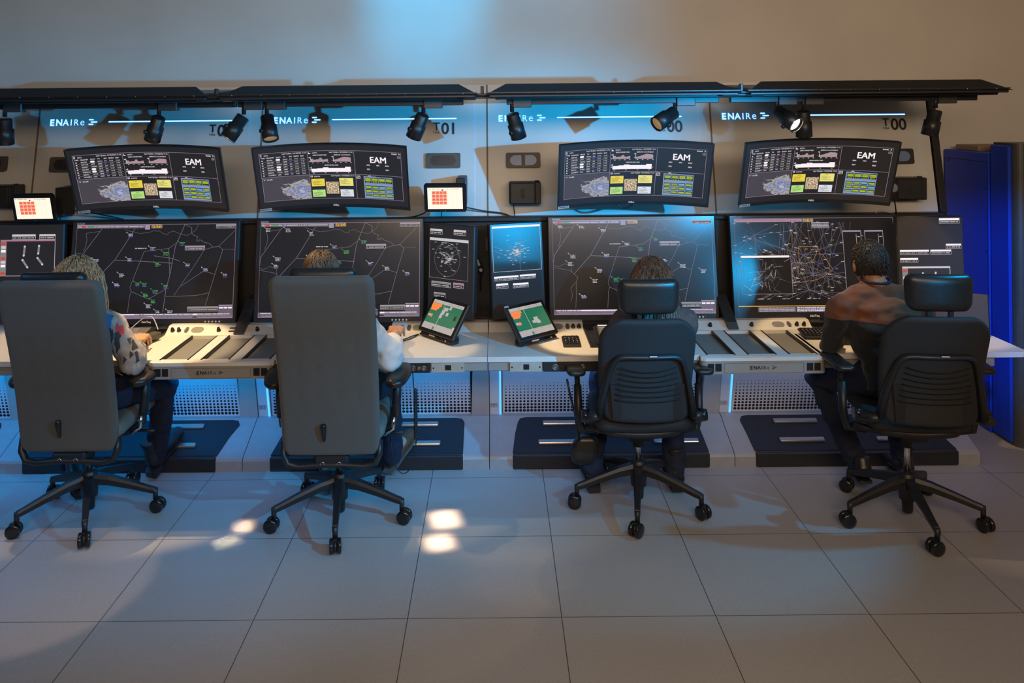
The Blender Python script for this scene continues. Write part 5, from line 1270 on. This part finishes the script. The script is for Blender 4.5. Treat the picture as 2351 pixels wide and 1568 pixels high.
# black bag strap hanging from the near chair arm
r = empty('shoulder_bag', (.425, 4.12, .30), 0, 'black bag hanging by its strap left of the centre-right task chair', 'bag'); off = -r.location
b = MB(); b.tube([(.395, 4.06, .69), (.392, 4.06, .60), (.405, 4.08, .48), (.40, 4.10, .38), (.41, 4.12, .30)], .012, 8, flat=.5); b.tube([(.345, 4.05, .63), (.36, 4.06, .55), (.385, 4.08, .45), (.395, 4.10, .38), (.41, 4.12, .30)], .011, 8, flat=.5); b.build('strap', m_leather, r, off)
b = MB(); b.pad(lambda v: .052 + .02 * math.sin(PI * v), .15, .06, .04, lambda x, z, o: Vector((.43 + x + .15 * z, 4.16 + o, .16 + z)), 18, 18, edge=.6); b.build('pouch', m_leather, r, off)
# ------------------------------------------------------------------ people
m_skin = mat('skin', (0.52, 0.27, 0.16), 0.5, noise=.08, nscale=30, bump=.08, bscale=400)
m_skin2 = mat('skin_tan', (0.40, 0.19, 0.10), 0.5, noise=.08, nscale=30, bump=.08, bscale=400)
m_jeans = mat('dark_denim', (0.009, 0.014, 0.034), 0.85, noise=.25, nscale=260, bump=.35, bscale=700)
m_bootl = mat('black_boot_leather', (0.018, 0.017, 0.018), 0.35, noise=.15, nscale=40, bump=.1)
m_brownl = mat('brown_sneaker_leather', (0.13, 0.05, 0.022), 0.5, noise=.25, nscale=30, bump=.2, bscale=200)
m_sole = mat('pale_sole', (0.13, 0.11, 0.09), 0.6, noise=.1)
m_sock = mat('grey_sock', (0.30, 0.32, 0.34), 0.9, noise=.15, nscale=300, bump=.4, bscale=500)
m_shirt = mat('white_cotton', (0.72, 0.66, 0.60), 0.8, noise=.04, nscale=20, bump=.2, bscale=300)
def fabric_patches():
    m = bpy.data.materials.new('patterned_knit'); m.use_nodes = True; nt = m.node_tree; n = nt.nodes; L = nt.links; b = n['Principled BSDF']
    tc = n.new('ShaderNodeTexCoord'); mp = n.new('ShaderNodeMapping'); mp.inputs['Scale'].default_value = (34, 30, 13); mp.inputs['Rotation'].default_value = (.4, .5, .3)
    L.new(tc.outputs['Object'], mp.inputs['Vector'])
    v = n.new('ShaderNodeTexVoronoi'); v.distance = 'CHEBYCHEV'; v.inputs['Scale'].default_value = 1.0; v.inputs['Randomness'].default_value = .9; L.new(mp.outputs[0], v.inputs['Vector'])
    sp = n.new('ShaderNodeSeparateColor'); L.new(v.outputs['Color'], sp.inputs[0])
    cr = n.new('ShaderNodeValToRGB'); cr.color_ramp.interpolation = 'CONSTANT'; e = cr.color_ramp
    e.elements[0].position = 0; e.elements[0].color = (.40, .35, .30, 1); e.elements[1].position = .50; e.elements[1].color = (.05, .05, .045, 1)
    for p, c in ((.80, (.55, .50, .46, 1)), (.86, (.70, .06, .05, 1)), (.90, (.75, .30, .08, 1)), (.93, (.30, .27, .25, 1)), (.96, (.08, .16, .14, 1))):
        q = e.elements.new(p); q.color = c
    L.new(sp.outputs[0], cr.inputs[0]); mx = n.new('ShaderNodeMix'); mx.data_type = 'RGBA'
    gt = n.new('ShaderNodeMath'); gt.operation = 'LESS_THAN'; gt.inputs[1].default_value = .40; L.new(v.outputs['Distance'], gt.inputs[0])
    L.new(gt.outputs[0], mx.inputs['Factor']); mx.inputs['A'].default_value = (.34, .28, .23, 1); L.new(cr.outputs[0], mx.inputs['B']); L.new(mx.outputs['Result'], b.inputs['Base Color'])
    b.inputs['Roughness'].default_value = .85
    t = n.new('ShaderNodeTexNoise'); t.inputs['Scale'].default_value = 240; L.new(tc.outputs['Object'], t.inputs['Vector']); bp = n.new('ShaderNodeBump'); bp.inputs['Strength'].default_value = .4; bp.inputs['Distance'].default_value = .002
    L.new(t.outputs['Fac'], bp.inputs['Height']); L.new(bp.outputs[0], b.inputs['Normal']); return m
def banded_sweater():   # rust brown yoke above, black below (knitted bands)
    m = bpy.data.materials.new('banded_knit'); m.use_nodes = True; nt = m.node_tree; n = nt.nodes; L = nt.links; b = n['Principled BSDF']
    tc = n.new('ShaderNodeTexCoord'); sp = n.new('ShaderNodeSeparateXYZ'); L.new(tc.outputs['Object'], sp.inputs[0])
    t = n.new('ShaderNodeTexNoise'); t.inputs['Scale'].default_value = 300; L.new(tc.outputs['Object'], t.inputs['Vector'])
    cr = n.new('ShaderNodeValToRGB'); cr.color_ramp.interpolation = 'CONSTANT'; e = cr.color_ramp
    e.elements[0].position = 0; e.elements[0].color = (.010, .010, .011, 1); e.elements[1].position = .5; e.elements[1].color = (.15, .050, .020, 1)
    mr = n.new('ShaderNodeMapRange'); mr.inputs['From Min'].default_value = .80; mr.inputs['From Max'].default_value = 1.08
    L.new(sp.outputs['Z'], mr.inputs['Value']); L.new(mr.outputs[0], cr.inputs[0])
    hs = n.new('ShaderNodeHueSaturation'); L.new(cr.outputs[0], hs.inputs['Color']); m2 = n.new('ShaderNodeMapRange'); m2.inputs['To Min'].default_value = .6; m2.inputs['To Max'].default_value = 1.5; L.new(t.outputs['Fac'], m2.inputs['Value']); L.new(m2.outputs[0], hs.inputs['Value'])
    L.new(hs.outputs[0], b.inputs['Base Color']); b.inputs['Roughness'].default_value = .9; b.inputs['Sheen Weight'].default_value = .2
    bp = n.new('ShaderNodeBump'); bp.inputs['Strength'].default_value = .5; bp.inputs['Distance'].default_value = .002; L.new(t.outputs['Fac'], bp.inputs['Height']); L.new(bp.outputs[0], b.inputs['Normal']); return m
def hair_mat(name, c0, c1, rough=.45):
    m = bpy.data.materials.new(name); m.use_nodes = True; nt = m.node_tree; n = nt.nodes; L = nt.links; b = n['Principled BSDF']
    tc = n.new('ShaderNodeTexCoord'); mp = n.new('ShaderNodeMapping'); mp.inputs['Scale'].default_value = (110, 110, 9); L.new(tc.outputs['Object'], mp.inputs['Vector'])
    t = n.new('ShaderNodeTexNoise'); t.inputs['Scale'].default_value = 1.0; t.inputs['Detail'].default_value = 3; L.new(mp.outputs[0], t.inputs['Vector'])
    cr = n.new('ShaderNodeValToRGB'); cr.color_ramp.elements[0].position = .35; cr.color_ramp.elements[0].color = (*c0, 1); cr.color_ramp.elements[1].position = .65; cr.color_ramp.elements[1].color = (*c1, 1)
    L.new(t.outputs['Fac'], cr.inputs[0]); L.new(cr.outputs[0], b.inputs['Base Color']); b.inputs['Roughness'].default_value = rough; return m

def add_hand(b, w, f, up, thumb, curl=.5, sc=1.0):
    """w wrist, f forward, up back of hand, thumb = +1/-1 side along s = f x up"""
    w = Vector(w); f = Vector(f).normalized(); up = Vector(up); up = (up - f * up.dot(f)).normalized(); s = f.cross(up).normalized()
    k = sc
    b.tube([w - f * .03 * k, w, w + f * .03 * k], [.027 * k, .024 * k, .028 * k], 12, flat=.7, up=up)
    for i in range(4):
        o = (i - 1.5) * .0205 * k * -thumb
        base = w + f * (.012 * k) + s * (o * .75); kn = w + f * (.086 - .006 * abs(i - 1.2)) * k + s * o + up * .003
        b.tube([base, kn], [.015 * k, .0125 * k], 10)
        ln = (.040, .046, .043, .034)[i] * k; c = curl * (1 + .12 * i); d = f; p = kn; pts = [p]; r = [.0105 * k]
        for j in range(3):
            a = c * (.55, .75, .5)[j] * (j + 1) * .6 + c * .25; d = (f * math.cos(a) - up * math.sin(a)).normalized() + s * (o * 1.6)
            d.normalize(); p = p + d * (ln * (1, .72, .55)[j]); pts.append(p); r.append((.0095, .0085, .0065)[j] * k)
        b.tube(pts, r, 10); b.ell(pts[-1], (.0075 * k,) * 3, None, 10, 6); b.ell(kn, (.0125 * k,) * 3, None, 10, 6)
    b.ell(w + f * .048 * k, Vector((.040, .040, .015)) * k, Matrix((s, f, up)).transposed(), 14, 8)
    t0 = w + f * .018 * k + s * (.026 * k * thumb) - up * .006; t1 = t0 + (f * .6 + s * thumb * .75 - up * .25).normalized() * .038 * k; t2 = t1 + (f * .9 + s * thumb * .25 - up * .35).normalized() * .030 * k; t3 = t2 + (f * .95 - up * .3).normalized() * .022 * k
    b.tube([w + s * .01 * thumb, t0, t1, t2, t3], [.014 * k, .016 * k, .0125 * k, .011 * k, .008 * k], 10)
def add_head(b, c, R, k=1.0):
    """head centre c, R rotation (local +Y is the face direction)"""
    c = Vector(c); T = lambda x, y, z: c + R @ Vector((x, y, z)) * k
    q = lambda v: [a * k for a in v]
    b.ell(T(0, -.012, .022), q((.074, .094, .090)), R, 24, 16); b.ell(T(0, .022, -.035), q((.058, .068, .078)), R, 20, 14)
    b.ell(T(0, .050, -.080), q((.034, .034, .026)), R, 14, 10); b.tube([T(0, .080, .012), T(0, .100, -.018), T(0, .103, -.028)], [.010 * k, .013 * k, .014 * k], 10)
    b.ell(T(0, .086, -.056), q((.022, .010, .006)), R, 12, 8); b.ell(T(0, .085, -.064), q((.018, .010, .006)), R, 12, 8)
    b.ell(T(0, .070, .032), q((.052, .018, .010)), R, 12, 8)
    for s in (-1, 1):
        b.ell(T(.030 * s, .073, .014), q((.013, .010, .009)), R, 10, 8)
        b.ell(T(.078 * s, -.005, -.012), q((.008, .020, .032)), R @ Matrix.Rotation(.25 * s, 3, 'Z'), 12, 8); b.ell(T(.074 * s, .000, -.030), q((.010, .012, .014)), R, 10, 8)
def shoe(parent, heel, toe, mt, sole, boot=False):
    heel = Vector(heel); toe = Vector(toe); d = (toe - heel); L_ = d.length; d.normalize(); up = Vector((0, 0, 1)); up = (up - d * up.dot(d)).normalized(); s = d.cross(up)
    T = lambda a, b_, c: heel + d * a + s * b_ + up * c
    b = MB(); b.tube([T(-.015, 0, .040), T(.02, 0, .045), T(.08, 0, .045), T(.15, 0, .038), T(.21, 0, .032), T(.245, 0, .026)], [.028, .038, .040, .044, .040, .024], 14, flat=.82, up=up)
    b.tube([T(.02, 0, .05), T(.035, 0, .10), T(.035, 0, .17 if boot else .115)], [.042, .040, .042], 14)
    o = b.organic('shoe', mt, parent, .006, 3)
    b = MB(); pts = [(-.04, -.012), (-.035, -.030), (0, -.036), (.08, -.034), (.15, -.040), (.21, -.036), (.245, -.020), (.252, 0), (.245, .020), (.21, .036), (.15, .040), (.08, .034), (0, .034), (-.035, .028)]
    b.prism(pts, lambda x, y, o: T(x, y, o), .0, .011); b.build('sole', sole, o)
    if boot: MB().prism([(-.038, -.03), (.03, -.033), (.03, .033), (-.038, .03)], lambda x, y, o: T(x, y, o), -.030, .0).build('heel', sole, o)
def limb(b, p, r, seg=14): b.tube(p, r, seg); [b.ell(q, (rr,) * 3, None, 14, 10) for q, rr in zip(p, r)]
def person(label, J, top_mt, skin, jeans=m_jeans, pitch=0, yaw=0, sleeve=.048, shoulder=.066, torso=.170, puff=1.0, shoes=None, hands=('L', 'R')):
    V = {k: Vector(v) for k, v in J.items()}
    r = empty('person', (V['pel'].x, V['pel'].y, 0), 0, label, 'person'); off = -r.location
    for k in V: V[k] = V[k] + off
    R = Matrix.Rotation(math.radians(yaw), 3, 'Z') @ Matrix.Rotation(math.radians(-pitch), 3, 'X')
    b = MB(); add_head(b, V['head'], R)
    b.tube([V['neck'] - Vector((0, .02, .06)), V['neck'], V['head'] + R @ Vector((0, -.03, -.06)), V['head'] + R @ Vector((0, -.02, .0))], [.048, .054, .052, .055], 16)
    b.tube([V['pel'], (V['pel'] + V['chest']) / 2, V['chest'], V['neck'] - Vector((0, 0, .05))], [.13, .115, .13, .07], 18, flat=.65, up=(0, 1, 0))
    for s in 'LR':
        limb(b, [V['chest'].lerp(V['sh' + s], .3) + Vector((0, 0, .05)), V['sh' + s], V['el' + s], V['wr' + s]], [.05, .046, .036, .024])
        limb(b, [V['pel'].lerp(V['kn' + s], .1), V['kn' + s], V['an' + s]], [.07, .05, .035])
        fw = (V['wr' + s] - V['el' + s]).normalized(); fw = Vector((fw.x * .5, abs(fw.y) + .4, fw.z * .2 + .10)).normalized()
        add_hand(b, V['wr' + s], fw, (0, 0, 1), (-1 if s == 'R' else 1), .75)
        limb(b, [V['an' + s], V['an' + s] + (V['to' + s] - V['an' + s]) * .4], [.034, .03])
    body = b.organic('body', skin, r, .0052, 2)
    # top
    b = MB(); pel, ch, nk = V['pel'], V['chest'], V['neck']
    mid = pel.lerp(ch, .5)
    b.tube([pel - Vector((0, 0, .03)), pel.lerp(ch, .25), mid, ch, ch.lerp(nk, .55), nk + Vector((0, 0, -.025)), nk + Vector((0, .006, .030))], [torso * .98, torso * .95, torso * .94, torso * 1.04, torso * .98, .088, .067], 24, flat=.66, up=(0, 1, 0))
    for s in 'LR':
        sh, el, wr = V['sh' + s], V['el' + s], V['wr' + s]
        b.tube([nk + Vector((0, 0, -.03)), nk.lerp(sh, .55) + Vector((0, 0, -.005)), sh], [.062, .066, shoulder], 14)
        m1 = sh.lerp(el, .5); m2 = el.lerp(wr, .45); wr = el.lerp(wr, .72)
        limb(b, [sh, m1, el, m2, wr], [shoulder, sleeve * 1.16, sleeve * 1.05 * puff, sleeve * .92 * puff, sleeve * .60])
    def wrinkle(co, no):
        q = _pnoise(Vector((co.x * 9, co.y * 9, co.z * 16))) * .011 + _pnoise(Vector((co.x * 24 + 3, co.y * 24, co.z * 34))) * .008
        return co + no * q
    b.organic('sweater', top_mt, r, .009, 5, wrinkle)
    # trousers
    b = MB(); b.tube([pel + Vector((0, 0, .09)), pel, pel - Vector((0, -.02, .04))], [torso * .92, torso * .98, torso * .86], 20, flat=.7, up=(0, 1, 0))
    for s in 'LR':
        side = -1 if s == 'L' else 1; hip = pel + Vector((side * .085, .02, -.01)); kn, an = V['kn' + s], V['an' + s]
        limb(b, [hip, hip.lerp(kn, .5), kn, kn.lerp(an, .4), an.lerp(kn, -.06)], [.095, .082, .068, .062, .056])
    b.organic('jeans', jeans, r, .009, 4, wrinkle)
    for s in 'LR':
        if shoes: shoe(r, V['he' + s], V['to' + s], shoes[0], shoes[1], shoes[2])
        if shoes and shoes[0] is m_brownl:
            an = V['an' + s]; MB().tube([an + Vector((0, 0, .05)), an, V['he' + s].lerp(V['to' + s], .2) + Vector((0, 0, .05))], [.040, .038, .036], 14).build('sock', m_sock, r)
    return r, R, V, body
def strands(root, name, c, R, mt, n, length, wave, seed, rad=.004, cap=(.084, .104, .104), spread=1.0, down=(0, 0, -1), zmin=-.2, front=.35, capz=.018, bald=None):
    rr = random.Random(seed); b = MB(); c = Vector(c); cc = c + R @ Vector((0, -.014, capz))
    b.ell(cc, [x * .985 for x in cap], R, 26, 18)
    dn = Vector(down)
    for i in range(n):
        a = rr.uniform(0, 2 * PI); z = rr.uniform(zmin, 1.0); q = math.sqrt(1 - z * z) if z < 1 else 0
        d = Vector((q * math.cos(a), q * math.sin(a), z))
        if d.y > front and z < .75: continue
        p = cc + R @ Vector((d.x * cap[0], d.y * cap[1], d.z * cap[2])); pts = [p]; L_ = length * rr.uniform(.6, 1.05); st = L_ / 10
        out = (R @ d); ph = rr.uniform(0, 6.28); ph2 = rr.uniform(0, 6.28); v = (out * .45 + dn * .8 + R @ Vector((d.x, d.y, 0)) * .9).normalized()
        for k in range(10):
            t = k / 9.0; v = (v * .62 + dn * .42 + Vector((math.sin(ph + k * wave * 3.1), math.cos(ph2 + k * wave * 2.7), 0)) * .16 * wave).normalized()
            p = p + v * st
            loc = R.inverted() @ (p - cc); e = (loc.x / cap[0]) ** 2 + (loc.y / cap[1]) ** 2 + (loc.z / cap[2]) ** 2
            if e < 1.03 and e > 1e-4: p = cc + R @ (loc / math.sqrt(e) * 1.02)
            pts.append(p + out * (.006 * spread * rr.random()))
        b.tube(pts, [rad * (1 - .06 * k) for k in range(11)], 5)
    return b.build(name, mt, root)

# woman in the patterned sweater
J = dict(head=(-2.115, 4.10, 1.125), neck=(-2.085, 4.03, 1.0), chest=(-2.06, 3.965, .84), pel=(-2.02, 3.93, .63),
    shL=(-2.24, 4.0, .935), elL=(-2.33, 4.02, .82), wrL=(-2.20, 4.22, .80), shR=(-1.90, 4.0, .935), elR=(-1.77, 3.945, .775), wrR=(-1.825, 4.11, .82),
    knL=(-2.20, 4.33, .55), anL=(-2.25, 4.28, .17), toL=(-2.15, 4.16, .03), heL=(-2.27, 4.30, .15), knR=(-1.755, 4.29, .535), anR=(-1.86, 4.42, .14), toR=(-1.79, 4.62, .175), heR=(-1.865, 4.40, .055))
r, R, V, body = person('woman with wavy grey blond hair in a patterned sweater, seated at the far left', J, fabric_patches(), m_skin, pitch=28, yaw=-8, sleeve=.056, puff=1.15, torso=.165, shoes=(m_bootl, m_black, True))
m_h1 = hair_mat('grey_blond_hair', (.16, .08, .03), (.62, .42, .24))
strands(r, 'hair', V['head'], R, m_h1, 1700, .33, 1.3, 5, .0028, (.090, .110, .108), 1.6)
b = MB(); hc = V['head'] + R @ Vector((0, -.014, .018)); b.tube([hc + R @ Vector((.096 * math.cos(a), -.035, .118 * math.sin(a))) for a in [PI * k / 16 for k in range(17)]], .0028, 6); b.build('hair_band', mat('gold_wire', (.7, .45, .2), .25, metal=1), r)
# man with the white sleeves
J = dict(head=(-.895, 4.14, 1.148), neck=(-.872, 4.07, 1.0), chest=(-.84, 3.98, .84), pel=(-.785, 3.93, .63),
    shL=(-1.02, 4.01, .935), elL=(-1.00, 4.05, .82), wrL=(-.95, 4.24, .80), shR=(-.665, 4.0, .93), elR=(-.530, 3.965, .78), wrR=(-.530, 4.20, .825),
    knL=(-.95, 4.34, .55), anL=(-.925, 4.34, .14), toL=(-.86, 4.20, .03), heL=(-.935, 4.385, .04), knR=(-.575, 4.33, .54), anR=(-.575, 4.375, .15), toR=(-.465, 4.60, .165), heR=(-.58, 4.385, .045))
r, R, V, body = person('man with short brown hair and white sleeves, seated left of the centre', J, m_shirt, m_skin, pitch=25, yaw=0, sleeve=.062, puff=1.12, shoes=(m_brownl, m_sole, False))
m_h2 = hair_mat('brown_hair', (.035, .018, .010), (.16, .085, .045))
strands(r, 'hair', V['head'], R, m_h2, 1600, .05, .7, 9, .0028, (.086, .104, .101), .5, zmin=-.35)
# long-haired woman
J = dict(head=(.785, 4.12, 1.105), neck=(.775, 4.06, .985), chest=(.755, 4.01, .83), pel=(.72, 4.02, .62),
    shL=(.615, 4.03, .915), elL=(.615, 4.06, .815), wrL=(.68, 4.26, .80), shR=(.935, 4.03, .915), elR=(.93, 4.06, .815), wrR=(.90, 4.26, .80),
    knL=(.56, 4.37, .53), anL=(.49, 4.37, .13), toL=(.47, 4.44, .036), heL=(.50, 4.30, .036), knR=(.93, 4.38, .53), anR=(.92, 4.36, .13), toR=(.92, 4.44, .036), heR=(.92, 4.30, .036))
J['toL'] = (.475, 4.42, .036); J['heL'] = (.49, 4.21, .036); J['toR'] = (.92, 4.42, .036); J['heR'] = (.92, 4.21, .036); J['anL'] = (.49, 4.25, .13); J['anR'] = (.92, 4.25, .13)
r, R, V, body = person('woman with long straight brown hair, seated right of the centre', J, mat('dusty_blouse', (.10, .06, .05), .85, noise=.2, nscale=60, bump=.3), m_skin, pitch=12, yaw=0, sleeve=.044, torso=.155, shoes=(m_bootl, m_black, True))
m_h3 = hair_mat('brown_long_hair', (.030, .014, .008), (.17, .085, .045), .32)
strands(r, 'hair', V['head'], R, m_h3, 2200, .36, .15, 21, .0032, (.084, .104, .102), .5, zmin=-.2)
strands(r, 'hair_ends', V['neck'] + Vector((0, -.01, -.03)), R, m_h3, 1100, .13, .2, 22, .0034, (.135, .085, .085), .6, zmin=-.2, front=.6, capz=0)
# man in the brown and black sweater
J = dict(head=(1.870, 4.085, 1.190), neck=(1.882, 4.03, 1.082), chest=(1.90, 3.98, .885), pel=(1.955, 3.92, .665),
    shL=(1.70, 4.0, .995), elL=(1.655, 4.04, .805), wrL=(1.765, 4.25, .80), shR=(2.08, 4.0, .995), elR=(2.13, 4.06, .81), wrR=(2.0, 4.26, .80),
    knL=(1.69, 4.29, .55), anL=(1.86, 4.22, .13), toL=(1.90, 4.36, .03), heL=(1.855, 4.12, .075), knR=(2.12, 4.36, .57), anR=(2.12, 4.28, .13), toR=(2.13, 4.43, .036), heR=(2.12, 4.21, .036))
r, R, V, body = person('man with short dark hair in a brown and black sweater, seated at the right', J, banded_sweater(), m_skin2, pitch=10, yaw=3, sleeve=.052, shoulder=.070, torso=.182, shoes=(m_bootl, m_black, False))
m_h4 = hair_mat('short_dark_hair', (.012, .010, .009), (.045, .038, .034), .55)
strands(r, 'hair', V['head'], R, m_h4, 2600, .010, .5, 33, .0022, (.0810, .101, .102), .2, zmin=-.68, front=.42, capz=.014)
b = MB(); nk = V['neck'] + Vector((0, .006, .030)); pts = [nk + Vector((.066 * math.cos(a), .056 * math.sin(a), .004 + .008 * math.sin(a))) for a in [2 * PI * k / 24 for k in range(25)]]; b.tube(pts, .007, 8); b.build('collar', mat('navy_collar', (.012, .014, .045), .8, noise=.1), r)
